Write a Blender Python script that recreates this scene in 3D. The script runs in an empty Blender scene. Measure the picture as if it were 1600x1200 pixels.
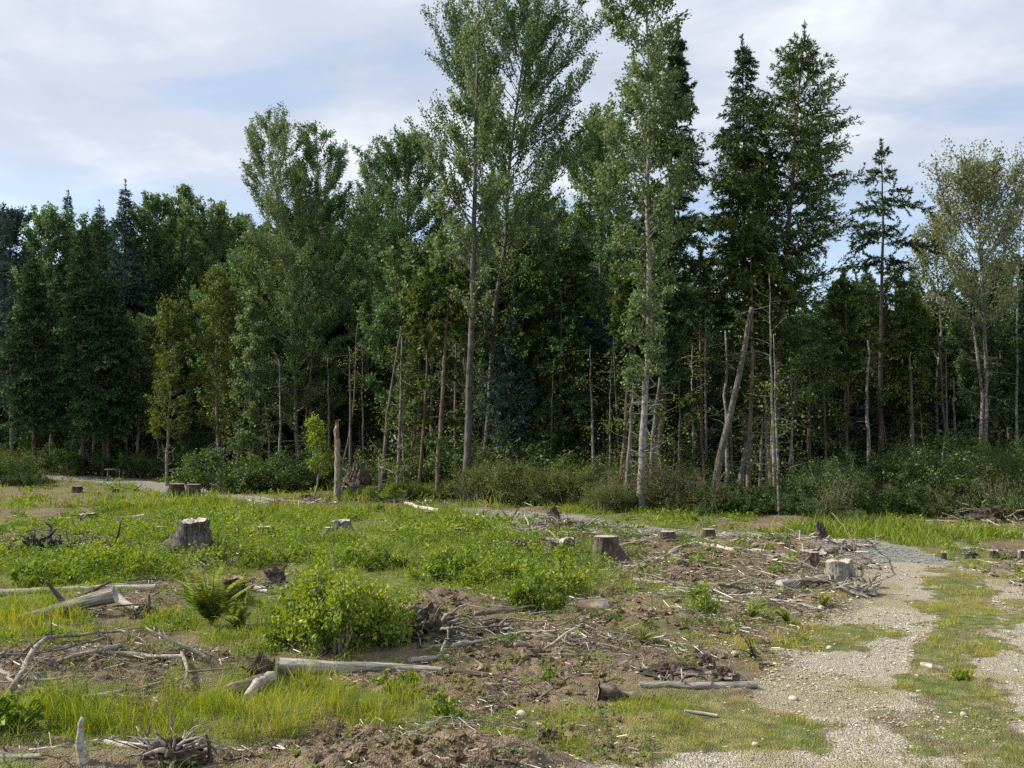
import bpy, math
import numpy as np
from mathutils import Vector, Matrix
R = math.radians
PI = math.pi
# ------------------------------------------------------------------ camera, world, sun, exposure
F = 1386.0            # focal length in photo pixels (1600 wide)
CAM_H = 1.7
PITCH = math.atan(106 / F)
scn = bpy.context.scene
COL = scn.collection
cam_d = bpy.data.cameras.new("camera")
cam = bpy.data.objects.new("camera", cam_d)
COL.objects.link(cam)
cam.location = (0, 0, CAM_H)
cam.rotation_euler = (R(90) + PITCH, 0, 0)
cam_d.sensor_width = 36
cam_d.lens = 36 * F / 1600
cam_d.clip_end = 3000
scn.camera = cam

SUN_EL, SUN_AZ = R(38), R(-84)       # azimuth from +Y towards +X (negative is left)
sd = Vector((math.sin(SUN_AZ) * math.cos(SUN_EL), math.cos(SUN_AZ) * math.cos(SUN_EL), math.sin(SUN_EL)))
sun_d = bpy.data.lights.new("sun", 'SUN')
sun_d.energy = 4.9
sun_d.angle = R(0.6)
sun_d.color = (1.0, 0.93, 0.80)
sun = bpy.data.objects.new("sun", sun_d)
COL.objects.link(sun)
sun.rotation_euler = sd.to_track_quat('Z', 'Y').to_euler()
sun.location = (0, 0, 60)

world = bpy.data.worlds.new("World")
scn.world = world
world.use_nodes = True


class NT:
    """small helper to write node trees"""
    def __init__(s, tree):
        s.t = tree
        s.n = tree.nodes
        s.l = tree.links

    def node(s, typ, ins=None, **kw):
        n = s.n.new(typ)
        for k, v in kw.items():
            setattr(n, k, v)
        for k, v in (ins or {}).items():
            s.put(n.inputs[k], v)
        return n

    def put(s, sock, v):
        if isinstance(v, bpy.types.NodeSocket):
            s.l.new(v, sock)
        elif isinstance(v, bpy.types.Node):
            s.l.new(v.outputs[0], sock)
        else:
            sock.default_value = v

    def math(s, op, a, b=0.0, clamp=False):
        n = s.node('ShaderNodeMath', operation=op, use_clamp=clamp)
        s.put(n.inputs[0], a)
        s.put(n.inputs[1], b)
        return n.outputs[0]

    def noise(s, vec, scale, detail=4, rough=0.55, dist=0.0):
        return s.node('ShaderNodeTexNoise', {'Vector': vec, 'Scale': scale, 'Detail': detail, 'Roughness': rough, 'Distortion': dist}).outputs[0]

    def ramp(s, fac, stops, interp='LINEAR'):
        n = s.node('ShaderNodeValToRGB', {'Fac': fac})
        cr = n.color_ramp
        cr.interpolation = interp
        while len(cr.elements) < len(stops):
            cr.elements.new(0.5)
        for e, (p, c) in zip(cr.elements, stops):
            e.position = p
            e.color = (c[0], c[1], c[2], 1) if hasattr(c, '__len__') else (c, c, c, 1)
        return n.outputs[0]

    def mix(s, fac, a, b):
        n = s.node('ShaderNodeMix', data_type='RGBA')
        s.put(n.inputs[0], fac)
        s.put(n.inputs[6], a if not isinstance(a, tuple) else (*a[:3], 1))
        s.put(n.inputs[7], b if not isinstance(b, tuple) else (*b[:3], 1))
        return n.outputs[2]

    def maprange(s, v, a, b, c=0.0, d=1.0):
        return s.node('ShaderNodeMapRange', {'Value': v, 'From Min': a, 'From Max': b, 'To Min': c, 'To Max': d}, interpolation_type='SMOOTHSTEP').outputs[0]


def make_sky():
    k = NT(world.node_tree)
    k.n.clear()
    out = k.node('ShaderNodeOutputWorld')
    sky = k.node('ShaderNodeTexSky', sky_type='NISHITA', sun_disc=False, sun_elevation=SUN_EL,
                 sun_rotation=SUN_AZ, air_density=1.0, dust_density=0.6, ozone_density=1.5)
    bg1 = k.node('ShaderNodeBackground', {'Color': sky, 'Strength': 0.15})
    tc = k.node('ShaderNodeTexCoord').outputs['Generated']
    sp = k.node('ShaderNodeSeparateXYZ', {0: tc})
    z = k.math('MAXIMUM', sp.outputs[2], 0.0)
    zz = k.math('ADD', z, 0.12)
    px = k.math('DIVIDE', sp.outputs[0], zz)
    py = k.math('DIVIDE', sp.outputs[1], zz)
    v = k.node('ShaderNodeCombineXYZ', {0: px, 1: py, 2: 3.7}).outputs[0]
    wv = k.node('ShaderNodeVectorMath', {0: v, 1: (0.75, 1.15, 1.0)}, operation='MULTIPLY').outputs[0]
    big = k.noise(wv, 0.62, 4, 0.5, 0.25)
    puff = k.noise(wv, 2.1, 6, 0.52, 0.35)
    fine = k.noise(k.node('ShaderNodeVectorMath', {0: v, 1: (1.0, 0.55, 1.0)}, operation='MULTIPLY').outputs[0], 4.6, 5, 0.5, 0.3)
    cov = k.math('ADD', k.math('MULTIPLY', big, 0.8), k.math('MULTIPLY', puff, 0.35))
    m = k.maprange(cov, 0.40, 0.60)
    lowf = k.maprange(sp.outputs[2], 0.21, 0.33, 0.10, 1.0)
    m = k.math('MULTIPLY', k.math('ADD', m, 0.28, True), lowf)
    m = k.maprange(m, 0.0, 1.0, 0.36, 0.97)
    lum = k.math('ADD', k.math('MULTIPLY', puff, 0.7), k.math('MULTIPLY', fine, 0.3))
    cloudc = k.ramp(lum, [(0.38, (0.44, 0.49, 0.58)), (0.50, (0.50, 0.54, 0.62)), (0.58, (0.59, 0.62, 0.68)), (0.68, (0.77, 0.79, 0.82))])
    bg2 = k.node('ShaderNodeBackground', {'Color': cloudc, 'Strength': 1.0})
    mx = k.node('ShaderNodeMixShader', {0: m, 1: bg1, 2: bg2})
    k.l.new(mx.outputs[0], out.inputs[0])


make_sky()
scn.view_settings.view_transform = 'Standard'
scn.view_settings.look = 'None'
scn.view_settings.exposure = 0.50
scn.view_settings.gamma = 1.0
scn.render.engine = 'CYCLES'
scn.cycles.max_bounces = 7
scn.cycles.diffuse_bounces = 4
scn.cycles.glossy_bounces = 1
scn.cycles.transmission_bounces = 5
scn.cycles.transparent_max_bounces = 4
scn.cycles.caustics_reflective = False
scn.cycles.caustics_refractive = False
scn.cycles.use_denoising = False

# ------------------------------------------------------------------ noise, ground height
def _hash(ix, iy, seed):
    h = (ix.astype(np.int64) * 374761393 + iy.astype(np.int64) * 668265263 + seed * 974634777) & 0xFFFFFFFF
    h = ((h ^ (h >> 13)) * 1274126177) & 0xFFFFFFFF
    h = (h ^ (h >> 16)) & 0xFFFFFFFF
    return h / 4294967295.0


def vnoise(x, y, seed=0):
    x = np.asarray(x, float)
    y = np.asarray(y, float)
    ix = np.floor(x)
    iy = np.floor(y)
    fx = x - ix
    fy = y - iy
    fx = fx * fx * (3 - 2 * fx)
    fy = fy * fy * (3 - 2 * fy)
    a = _hash(ix, iy, seed)
    b = _hash(ix + 1, iy, seed)
    c = _hash(ix, iy + 1, seed)
    d = _hash(ix + 1, iy + 1, seed)
    return (a + (b - a) * fx) * (1 - fy) + (c + (d - c) * fx) * fy


def fbm(x, y, scale, octs=4, seed=0, gain=0.5):
    s = 0
    a = 1
    tot = 0
    for o in range(octs):
        s = s + a * vnoise(np.asarray(x) * scale + 17.3 * o, np.asarray(y) * scale - 9.1 * o, seed + o)
        tot += a
        a *= gain
        scale *= 2.03
    return s / tot


def sstep(x, a, b):
    t = np.clip((np.asarray(x, float) - a) / (b - a), 0, 1)
    return t * t * (3 - 2 * t)


cp, sp_ = math.cos(PITCH), math.sin(PITCH)


def ray(px, py):
    return np.array([px - 800, F * cp - (600 - py) * sp_, F * sp_ + (600 - py) * cp])


def base_h(x, y):
    x = np.asarray(x, float)
    y = np.asarray(y, float)
    return 1.25 * sstep(y, 40, 64) * sstep(-x, 8, 30) + 0.25 * sstep(y, 26, 60) * sstep(x, -8, 0) * 0


def pix(x, y, z):
    """photo coordinates of points of the ground, used to lay out the ground cover"""
    dy = np.maximum(y, 0.5)
    dz = z - CAM_H
    f = dy * cp + dz * sp_
    u = -dy * sp_ + dz * cp
    return 800 + F * x / f, 600 - F * u / f


def flat(px, py):
    """point of the smooth ground seen at a photo pixel"""
    d = ray(px, py)
    t0, t1 = 1.0 / F, 400.0 / F
    ts = np.geomspace(t0, t1, 900)
    h = CAM_H + ts * d[2] - base_h(ts * d[0], ts * d[1])
    i = np.argmax(h < 0) if (h < 0).any() else len(ts) - 1
    t = ts[i]
    if i > 0 and h[i] < 0:
        t = ts[i - 1] + (ts[i] - ts[i - 1]) * h[i - 1] / (h[i - 1] - h[i])
    return float(t * d[0]), float(t * d[1])


MOUNDS = []   # x, y, rx, ry, h


def mound(px, py, rx, ry, h):
    x, y = flat(px, py)
    MOUNDS.append((x, y, rx, ry, h))


mound(640, 1230, 0.95, 0.42, 0.22)
mound(800, 1240, 0.6, 0.4, 0.10)
mound(100, 1210, 1.3, 0.35, 0.09)
mound(1000, 985, 0.8, 0.5, 0.19)
mound(760, 975, 0.9, 0.7, 0.10)
mound(890, 1010, 0.9, 0.6, 0.06)
mound(1090, 1010, 0.5, 0.4, 0.06)
mound(680, 960, 0.6, 0.45, 0.22)
mound(1130, 900, 1.5, 1.0, 0.20)
mound(1270, 890, 0.9, 0.8, 0.10)
mound(930, 850, 2.2, 1.5, 0.18)
mound(850, 830, 2.0, 1.5, 0.20)
mound(1250, 860, 1.3, 1.0, 0.20)
mound(60, 850, 1.6, 0.9, 0.22)
mound(240, 1050, 1.1, 0.5, 0.10)
mound(60, 1050, 0.9, 0.5, 0.10)
mound(300, 850, 1.0, 1.0, 0.10)
mound(180, 945, 1.3, 0.7, 0.08)
mound(1560, 800, 4.0, 2.0, 0.35)
mound(1330, 1040, 1.0, 3.0, -0.03)

ROADS = []    # (polyline [(x, y, halfwidth)], grey)


def road(pts, grey):
    out = []
    for (px, py, w) in pts:
        x, y = flat(px, py)
        out.append((x, y, w))
    ROADS.append((np.array(out), grey))


road([(1240, 1330, 1.1), (1290, 1200, 0.8), (1320, 1100, 0.65), (1345, 1020, 0.50), (1385, 960, 0.50), (1415, 915, 0.55), (1425, 890, 0.65)], 0.0)
road([(1700, 1100, 0.8), (1600, 1000, 0.65), (1560, 940, 0.6), (1505, 902, 0.6), (1440, 884, 0.7)], 0.05)
road([(1450, 905, 0.5), (1425, 888, 0.85), (1380, 868, 1.0), (1310, 851, 1.0), (1180, 838, 0.8), (1040, 832, 0.7), (960, 824, 0.7), (880, 812, 0.75), (800, 801, 0.9), (700, 795, 0.6)], 1.0)
road([(-200, 757, 1.0), (0, 748, 1.0), (100, 744, 1.1), (180, 750, 1.2), (260, 762, 1.2), (330, 772, 0.7), (430, 782, 0.5)], 0.8)
road([(180, 748, 1.1), (130, 734, 1.2), (90, 724, 1.2), (60, 716, 1.2), (40, 712, 1.2)], 0.35)


def road_w(x, y):
    """gravel weight, greyness"""
    best = np.zeros(np.shape(x))
    grey = np.zeros(np.shape(x))
    wob = (fbm(x, y, 1.1, 3, 77) - 0.5) * 0.55
    for pl, g in ROADS:
        for i in range(len(pl) - 1):
            ax, ay, aw = pl[i]
            bx, by, bw = pl[i + 1]
            dx, dy = bx - ax, by - ay
            t = np.clip(((x - ax) * dx + (y - ay) * dy) / (dx * dx + dy * dy), 0, 1)
            d = np.hypot(x - ax - t * dx, y - ay - t * dy)
            w = aw + (bw - aw) * t
            s = 1 - sstep(d + wob, w - 0.12, w + 0.22)
            up = s > best
            best = np.where(up, s, best)
            grey = np.where(up, g, grey)
    return best, grey


def splat(u, v, lst):
    s = np.zeros(np.shape(u))
    for (cx, cy, rx, ry, a) in lst:
        d = np.sqrt(((u - cx) / rx) ** 2 + ((v - cy) / ry) ** 2)
        s = np.maximum(s, a * (1 - sstep(d, 0.7, 1.15)))
    return s


BROWN = [(250, 1052, 175, 34, 1), (55, 1045, 110, 40, .95), (600, 1195, 270, 52, 1), (110, 1200, 230, 26, 1),
         (690, 965, 110, 42, 1), (850, 1005, 200, 60, .92), (1010, 1000, 200, 62, 1), (1120, 895, 150, 48, .8),
         (930, 868, 130, 28, .85), (560, 1062, 110, 18, .8), (905, 935, 90, 30, .8), (50, 848, 120, 18, 1),
         (450, 786, 90, 9, .9), (150, 768, 190, 7, .8), (1265, 880, 100, 40, .85), (850, 1110, 150, 50, .45),
         (760, 1060, 140, 40, .8), (870, 1170, 150, 34, .7), (200, 948, 90, 30, .6), (640, 782, 90, 8, .6),
         (880, 828, 110, 14, .8), (1200, 850, 110, 12, .7), (1540, 820, 120, 14, .8), (1590, 885, 70, 24, .5),
         (720, 1150, 100, 40, .7), (330, 770, 60, 8, .6), (540, 838, 40, 8, .4), (390, 918, 60, 16, .6),
         (1180, 1000, 90, 45, .75), (1230, 930, 120, 32, .6), (160, 812, 80, 9, .5), (250, 818, 60, 8, .4)]
LUSH = [(250, 1125, 270, 42, 1), (520, 1110, 170, 46, 1), (110, 890, 170, 28, 1), (540, 950, 140, 60, 1),
        (330, 975, 120, 40, .8), (700, 870, 260, 40, .95), (840, 910, 110, 40, .9), (400, 830, 420, 34, .8),
        (50, 975, 90, 30, .8), (1180, 860, 90, 14, .5), (1400, 835, 180, 20, .9), (900, 1160, 200, 22, .35)]


def cover(x, y):
    """green amount 0..1, gravel, grey, ochre moss"""
    z = base_h(x, y)
    u, v = pix(x, y, z)
    near = np.clip(y / 12.0, 0.3, 3)
    wu = (fbm(x, y, 1.6, 3, 5) - .5) * 120 / near
    wv = (fbm(x, y, 1.6, 3, 9) - .5) * 46 / near ** 1.3
    u2, v2 = u + wu, v + wv
    rw, gr = road_w(x, y)
    br = splat(u2, v2, BROWN)
    lu = splat(u2, v2, LUSH)
    n = fbm(x, y, 0.55, 4, 21)
    n2 = fbm(x, y, 2.2, 3, 31)
    basev = 0.42 + 0.22 * sstep(y, 8, 14)
    n0 = fbm(x * .8, y * .45, 0.9, 3, 41)
    calm = 1 - .7 * lu
    g = basev + .10 + lu * 0.42 - br * 0.62 + ((n - 0.5) * 1.8 + (n2 - .5) * 1.8 - .50 * sstep(n0, .54, .64)) * calm
    # right of the field the ground turns to thin turf and stones
    edge = sstep(u2, 1000, 1250) * (1 - sstep(y, 12, 15))
    g = g * (1 - edge) + edge * (0.34 + (n2 - .5) * 1.0 + (n - .5) * .7)
    # median strip
    hf = (fbm(x, y, 5.5, 3, 61) - .5)
    med = splat(u + wu * .8 + hf * 55, v + wv * .8 + hf * 26, [(1500, 1010, 72, 130, 1), (1478, 925, 42, 44, 1), (1500, 1130, 80, 40, .8), (1560, 1190, 160, 36, .8), (1130, 1135, 150, 46, 1), (1290, 985, 110, 18, .85), (1590, 960, 34, 28, .9), (980, 1150, 140, 50, .8), (1440, 1100, 90, 22, .6), (1380, 1180, 60, 20, .5), (1270, 1130, 60, 24, .6)])
    g = np.clip(g, 0, 1) * (1 - rw * 0.93)
    g = np.maximum(g, med * (0.80 + (n2 - .5) * .8 + hf * 1.0))
    g = np.clip(g + .16 * edge * sstep(n2, .5, .62), 0, 1)
    rw = rw * (1 - np.clip(med * 1.3, 0, 1) * .9)
    shoulder = sstep(u2, 980, 1180) * (1 - sstep(y, 12, 16)) * (y > 2)
    grav = np.maximum(rw, shoulder * (0.12 + .55 * sstep(u2, 1190, 1340)) * (1 - g) * (.55 + .9 * (n - .3)))
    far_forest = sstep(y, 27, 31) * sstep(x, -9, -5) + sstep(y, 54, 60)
    och = np.clip(edge + med, 0, 1) * sstep(fbm(x, y, 0.9, 3, 55), .5, .62)
    return np.clip(g, 0, 1), np.clip(grav, 0, 1), gr * rw, och, np.clip(br, 0, 1), rw, np.clip(far_forest, 0, 1)


def ground_h(x, y, cov=None):
    x = np.asarray(x, float)
    y = np.asarray(y, float)
    z = base_h(x, y)
    for (mx, my, rx, ry, h) in MOUNDS:
        d = ((x - mx) / rx) ** 2 + ((y - my) / ry) ** 2
        z = z + h * np.exp(-d * 1.3)
    rw = road_w(x, y)[0]
    rough = (fbm(x, y, 0.5, 3, 101) - .5) * 0.16 + (fbm(x, y, 2.3, 3, 111) - .5) * 0.09
    return z + rough * (1 - 0.8 * rw) * sstep(y, 2, 5) - 0.02 * rw


def gz(x, y):
    return float(ground_h(np.array([x]), np.array([y]))[0])


def P(px, py):
    """point of the real (bumpy) ground at a photo pixel"""
    d = ray(px, py)
    x, y = flat(px, py)
    for _ in range(3):
        z = gz(x, y)
        t = (CAM_H - z) / max(-d[2], 1e-4)
        y2 = t * d[1]
        y2 = min(max(y2, y * 0.8), y * 1.25)
        s = y2 / d[1]
        x, y = float(s * d[0]), float(y2)
    return Vector((x, y, gz(x, y)))


# ------------------------------------------------------------------ mesh helpers
def mesh_np(name, V, faces, mat, tint=None, smooth=True, zone=None):
    me = bpy.data.meshes.new(name)
    V = np.asarray(V, np.float32)
    me.vertices.add(len(V))
    me.vertices.foreach_set('co', V.ravel())
    faces = [np.asarray(f, np.int32) for f in faces if len(f)]
    tot = sum(f.size for f in faces)
    nf = sum(len(f) for f in faces)
    me.loops.add(tot)
    me.loops.foreach_set('vertex_index', np.concatenate([f.ravel() for f in faces]))
    me.polygons.add(nf)
    ls = np.concatenate([np.full(len(f), f.shape[1], np.int32) for f in faces])
    st = np.concatenate([[0], np.cumsum(ls)[:-1]]).astype(np.int32)
    me.polygons.foreach_set('loop_start', st)
    me.polygons.foreach_set('use_smooth', np.full(nf, smooth, bool))
    me.update(calc_edges=True)
    if tint is not None:
        a = me.attributes.new('tint', 'FLOAT', 'POINT')
        a.data.foreach_set('value', np.asarray(tint, np.float32))
    if zone is not None:
        for nm, z in zone.items():
            a = me.attributes.new(nm, 'FLOAT_COLOR', 'POINT')
            a.data.foreach_set('color', np.asarray(z, np.float32).ravel())
    if mat:
        me.materials.append(mat)
    return me


def link(name, me, parent=None, loc=None, rot=None):
    o = bpy.data.objects.new(name, me)
    COL.objects.link(o)
    if parent:
        o.parent = parent
    if loc is not None:
        o.location = loc
    if rot is not None:
        o.rotation_euler = rot
    return o


def tag(o, label=None, cat=None, group=None, kind=None):
    if label:
        o['label'] = label
    if cat:
        o['category'] = cat
    if group:
        o['group'] = group
    if kind:
        o['kind'] = kind
    return o


def empty(name, loc, label, cat, group=None, rz=0):
    o = link(name, None, None, loc, (0, 0, rz))
    o.empty_display_size = 0.2
    return tag(o, label, cat, group)


def copy_thing(root, loc, rz=0, scale=1.0, label=None, group=None, rot=None):
    c = root.copy()
    COL.objects.link(c)
    c.location = loc
    c.rotation_euler = rot if rot is not None else (0, 0, rz)
    c.scale = (scale, scale, scale) if not hasattr(scale, '__len__') else scale
    if label:
        c['label'] = label
    if group:
        c['group'] = group
    for ch in root.children:
        d = ch.copy()
        COL.objects.link(d)
        d.parent = c
    return c


class Geo:
    """collects tubes (quads) and other faces"""
    def __init__(s):
        s.V = []
        s.Q = []
        s.T = []
        s.tn = []
        s.n = 0

    def add(s, V, Q=None, T=None, tint=0.5):
        V = np.asarray(V, float)
        s.V.append(V)
        if Q is not None and len(Q):
            s.Q.append(np.asarray(Q) + s.n)
        if T is not None and len(T):
            s.T.append(np.asarray(T) + s.n)
        s.tn.append(np.full(len(V), tint) if np.isscalar(tint) else np.asarray(tint))
        s.n += len(V)

    def tube(s, P, r, k=6, tint=0.5, cap=True, wob=0.0, rng=None):
        P = np.asarray(P, float)
        n = len(P)
        r = np.broadcast_to(np.asarray(r, float), (n,))
        T = np.gradient(P, axis=0)
        T /= np.linalg.norm(T, axis=1)[:, None] + 1e-9
        ref = np.array([0.0, 0, 1]) if abs(T[:, 2]).mean() < 0.8 else np.array([1.0, 0, 0])
        A = np.cross(T, ref)
        A /= np.linalg.norm(A, axis=1)[:, None] + 1e-9
        B = np.cross(T, A)
        th = np.arange(k) * 2 * PI / k
        rr = r[:, None] * np.ones((1, k))
        if wob and rng is not None:
            rr = rr * (1 + wob * (rng.random((n, k)) - .5) + wob * (rng.random((1, k)) - .5))
        V = P[:, None, :] + rr[:, :, None] * (np.cos(th)[None, :, None] * A[:, None, :] + np.sin(th)[None, :, None] * B[:, None, :])
        V = V.reshape(-1, 3)
        i = np.arange(n - 1)[:, None] * k
        j = np.arange(k)[None, :]
        j2 = (j + 1) % k
        Q = np.stack([i + j, i + j2, i + k + j2, i + k + j], -1).reshape(-1, 4)
        T3 = None
        if cap:
            V = np.vstack([V, P[0], P[-1]])
            m = n * k
            a = np.arange(k)
            b = (a + 1) % k
            T3 = np.vstack([np.stack([b, a, np.full(k, m)], -1), np.stack([a + (n - 1) * k, b + (n - 1) * k, np.full(k, m + 1)], -1)])
        s.add(V, Q, T3, tint)

    def mesh(s, name, mat, smooth=True):
        V = np.vstack(s.V)
        return mesh_np(name, V, ([np.vstack(s.Q)] if s.Q else []) + ([np.vstack(s.T)] if s.T else []), mat, np.concatenate(s.tn), smooth)


def unit(v):
    return v / (np.linalg.norm(v, axis=-1, keepdims=True) + 1e-9)


def cards(Pn, D, N, L, W, fold=0.0):
    """diamond leaf quads"""
    D = unit(D)
    S = unit(np.cross(D, N))
    N2 = np.cross(S, D)
    L = np.broadcast_to(L, (len(Pn),))[:, None]
    W = np.broadcast_to(W, (len(Pn),))[:, None]
    mid = Pn + D * L * 0.45 - N2 * fold * W
    V = np.stack([Pn, mid + S * W * .5, Pn + D * L, mid - S * W * .5], 1).reshape(-1, 3)
    Q = np.arange(len(Pn) * 4).reshape(-1, 4)
    return V, Q


# ------------------------------------------------------------------ materials
def new_mat(name):
    m = bpy.data.materials.new(name)
    m.use_nodes = True
    k = NT(m.node_tree)
    k.n.clear()
    k.out = k.node('ShaderNodeOutputMaterial')
    return m, k


def leaf_mat(name, stops, transl=0.35, gloss=0.05, rough=0.45, interp='LINEAR'):
    m, k = new_mat(name)
    t = k.node('ShaderNodeAttribute', attribute_name='tint').outputs['Fac']
    oi = k.node('ShaderNodeObjectInfo').outputs['Random']
    t2 = k.math('ADD', t, k.math('MULTIPLY', k.math('SUBTRACT', oi, 0.5), 0.25), True)
    col = k.ramp(t2, stops, interp)
    d = k.node('ShaderNodeBsdfDiffuse', {'Color': col})
    hs = k.node('ShaderNodeHueSaturation', {'Hue': 0.485, 'Saturation': 1.15, 'Value': 1.25, 'Color': col})
    tr = k.node('ShaderNodeBsdfTranslucent', {'Color': hs})
    mx = k.node('ShaderNodeMixShader', {0: transl, 1: d, 2: tr})
    g = k.node('ShaderNodeBsdfGlossy', {'Color': (.62, .66, .55, 1), 'Roughness': rough + 0.1})
    mx2 = k.node('ShaderNodeMixShader', {0: gloss, 1: mx, 2: g})
    k.l.new(mx2.outputs[0], k.out.inputs[0])
    return m


def wood_mat(name, dark, mid, light, along='X', scale=1.0, bump=0.6, rough=0.9, moss=None):
    """weathered wood or bark: streaks along one local axis"""
    m, k = new_mat(name)
    tc = k.node('ShaderNodeTexCoord').outputs['Object']
    sc = {'X': (1.2, 14, 14), 'Z': (14, 14, 1.6), 'A': (5, 5, 5)}[along]
    v = k.node('ShaderNodeMapping', {'Vector': tc, 'Scale': tuple(s * scale for s in sc)}).outputs[0]
    n1 = k.noise(v, 3.0, 8, 0.65, 0.3)
    n2 = k.noise(tc, 2.2 * scale, 5, 0.6)
    f = k.math('ADD', k.math('MULTIPLY', n1, 0.75), k.math('MULTIPLY', n2, 0.35))
    ob = k.node('ShaderNodeObjectInfo').outputs['Random']
    f = k.math('ADD', f, k.math('MULTIPLY', k.math('SUBTRACT', ob, 0.5), 0.14))
    col = k.ramp(f, [(0.42, dark), (0.53, mid), (0.65, light)])
    if moss:
        mm = k.maprange(k.noise(tc, 1.3, 4, 0.6), 0.52, 0.68)
        col = k.mix(k.math('MULTIPLY', mm, 0.7), col, moss)
    b = k.node('ShaderNodeBump', {'Height': n1, 'Strength': bump, 'Distance': 0.02})
    p = k.node('ShaderNodeBsdfPrincipled', {'Base Color': col, 'Roughness': rough, 'Normal': b})
    p.inputs['Specular IOR Level'].default_value = 0.2
    k.l.new(p.outputs[0], k.out.inputs[0])
    return m


M = {}
M['cotton'] = leaf_mat('cottonwood_leaves', [(0.0, (0.049, 0.098, 0.034)), (0.45, (0.090, 0.171, 0.056)), (0.8, (0.171, 0.267, 0.097)), (1.0, (0.321, 0.405, 0.216))], 0.36, 0.05, 0.42)
M['cotton_pale'] = leaf_mat('pale_leaves', [(0.0, (0.070, 0.124, 0.041)), (0.5, (0.134, 0.197, 0.069)), (1.0, (0.270, 0.312, 0.163))], 0.40, 0.05, 0.42)
M['birchleaf'] = leaf_mat('birch_leaves', [(0.0, (0.083, 0.121, 0.045)), (0.5, (0.178, 0.212, 0.091)), (1.0, (0.300, 0.302, 0.174))], 0.4, 0.05)
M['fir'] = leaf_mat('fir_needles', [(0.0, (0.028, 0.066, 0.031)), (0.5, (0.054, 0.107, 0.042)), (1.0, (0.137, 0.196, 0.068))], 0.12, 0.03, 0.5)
M['fir_olive'] = leaf_mat('olive_needles', [(0.0, (0.038, 0.073, 0.023)), (0.5, (0.093, 0.144, 0.041)), (0.92, (0.212, 0.254, 0.069)), (1.0, (0.291, 0.161, 0.057))], 0.22, 0.03, 0.5)
M['fir_blue'] = leaf_mat('blue_fir_needles', [(0.0, (0.032, 0.064, 0.059)), (0.5, (0.061, 0.103, 0.091)), (1.0, (0.124, 0.172, 0.132))], 0.12, 0.03, 0.5)
M['shrub'] = leaf_mat('shrub_leaves', [(0.0, (0.026, 0.057, 0.012)), (0.5, (0.056, 0.103, 0.022)), (1.0, (0.131, 0.186, 0.038))], 0.35, 0.05)
M['shrub_olive'] = leaf_mat('olive_shrub_leaves', [(0.0, (0.052, 0.072, 0.015)), (0.5, (0.109, 0.144, 0.030)), (1.0, (0.196, 0.228, 0.050))], 0.4, 0.04)
M['bright'] = leaf_mat('bright_leaves', [(0.0, (0.095, 0.159, 0.018)), (0.5, (0.198, 0.289, 0.030)), (0.9, (0.328, 0.391, 0.050)), (1.0, (0.620, 0.492, 0.079))], 0.42, 0.05)
M['weed'] = leaf_mat('weed_leaves', [(0.0, (0.070, 0.130, 0.015)), (0.4, (0.144, 0.227, 0.025)), (0.75, (0.236, 0.305, 0.037)), (1.0, (0.381, 0.395, 0.063))], 0.4, 0.04)
M['grass'] = leaf_mat('grass_blades', [(0.0, (0.087, 0.135, 0.018)), (0.35, (0.183, 0.249, 0.028)), (0.62, (0.291, 0.345, 0.044)), (0.84, (0.407, 0.364, 0.072)), (1.0, (0.524, 0.377, 0.126))], 0.45, 0.04)
M['fern'] = leaf_mat('fern_fronds', [(0.0, (0.101, 0.176, 0.024)), (0.5, (0.213, 0.315, 0.037)), (0.85, (0.485, 0.428, 0.050)), (1.0, (0.399, 0.176, 0.042))], 0.35, 0.06)
M['brush'] = leaf_mat('dry_brush', [(0.0, (0.10, 0.075, 0.05)), (0.5, (0.19, 0.15, 0.11)), (1.0, (0.34, 0.29, 0.23))], 0.05, 0.0)

M['bark_pale'] = wood_mat('pale_bark', (0.032, 0.029, 0.025), (0.140, 0.131, 0.118), (0.281, 0.268, 0.246), 'A', .7, 0.5)
M['bark_grey'] = wood_mat('grey_furrowed_bark', (0.037, 0.032, 0.029), (0.105, 0.096, 0.086), (0.186, 0.174, 0.155), 'Z', 1.0, 0.9)
M['bark_fir'] = wood_mat('fir_bark', (0.030, 0.024, 0.019), (0.075, 0.060, 0.047), (0.15, 0.125, 0.10), 'Z', 1.0, 0.9)
M['bark_brown'] = wood_mat('reddish_brown_bark', (0.063, 0.042, 0.029), (0.126, 0.091, 0.066), (0.210, 0.164, 0.126), 'Z', 1.0, 0.7)
M['snag'] = wood_mat('bare_trunk_wood', (0.13, 0.095, 0.065), (0.26, 0.215, 0.165), (0.40, 0.35, 0.28), 'Z', 1.0, 0.6)
M['orange_wood'] = wood_mat('fresh_orange_wood', (0.150, 0.076, 0.035), (0.270, 0.153, 0.075), (0.360, 0.238, 0.130), 'Z', 1.0, 0.5)
M['silver'] = wood_mat('silver_weathered_wood', (0.08, 0.07, 0.058), (0.25, 0.228, 0.195), (0.48, 0.445, 0.385), 'X', 1.0, 0.9, 0.9, (0.10, 0.078, 0.058))
M['silver_v'] = wood_mat('silver_weathered_stump_wood', (0.038, 0.032, 0.027), (0.128, 0.115, 0.100), (0.306, 0.281, 0.242), 'Z', 1.0, 0.9)
M['brownlog'] = wood_mat('brown_log_bark', (0.07, 0.052, 0.040), (0.17, 0.130, 0.10), (0.30, 0.245, 0.20), 'X', 1.0, 0.8)
M['stumpbark'] = wood_mat('brown_stump_bark', (0.036, 0.026, 0.019), (0.092, 0.068, 0.052), (0.168, 0.132, 0.104), 'Z', 1.0, 1.0)
M['char'] = wood_mat('charred_wood', (0.010, 0.009, 0.009), (0.022, 0.020, 0.020), (0.06, 0.056, 0.054), 'X', 1.0, 1.0, 0.75)
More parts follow.
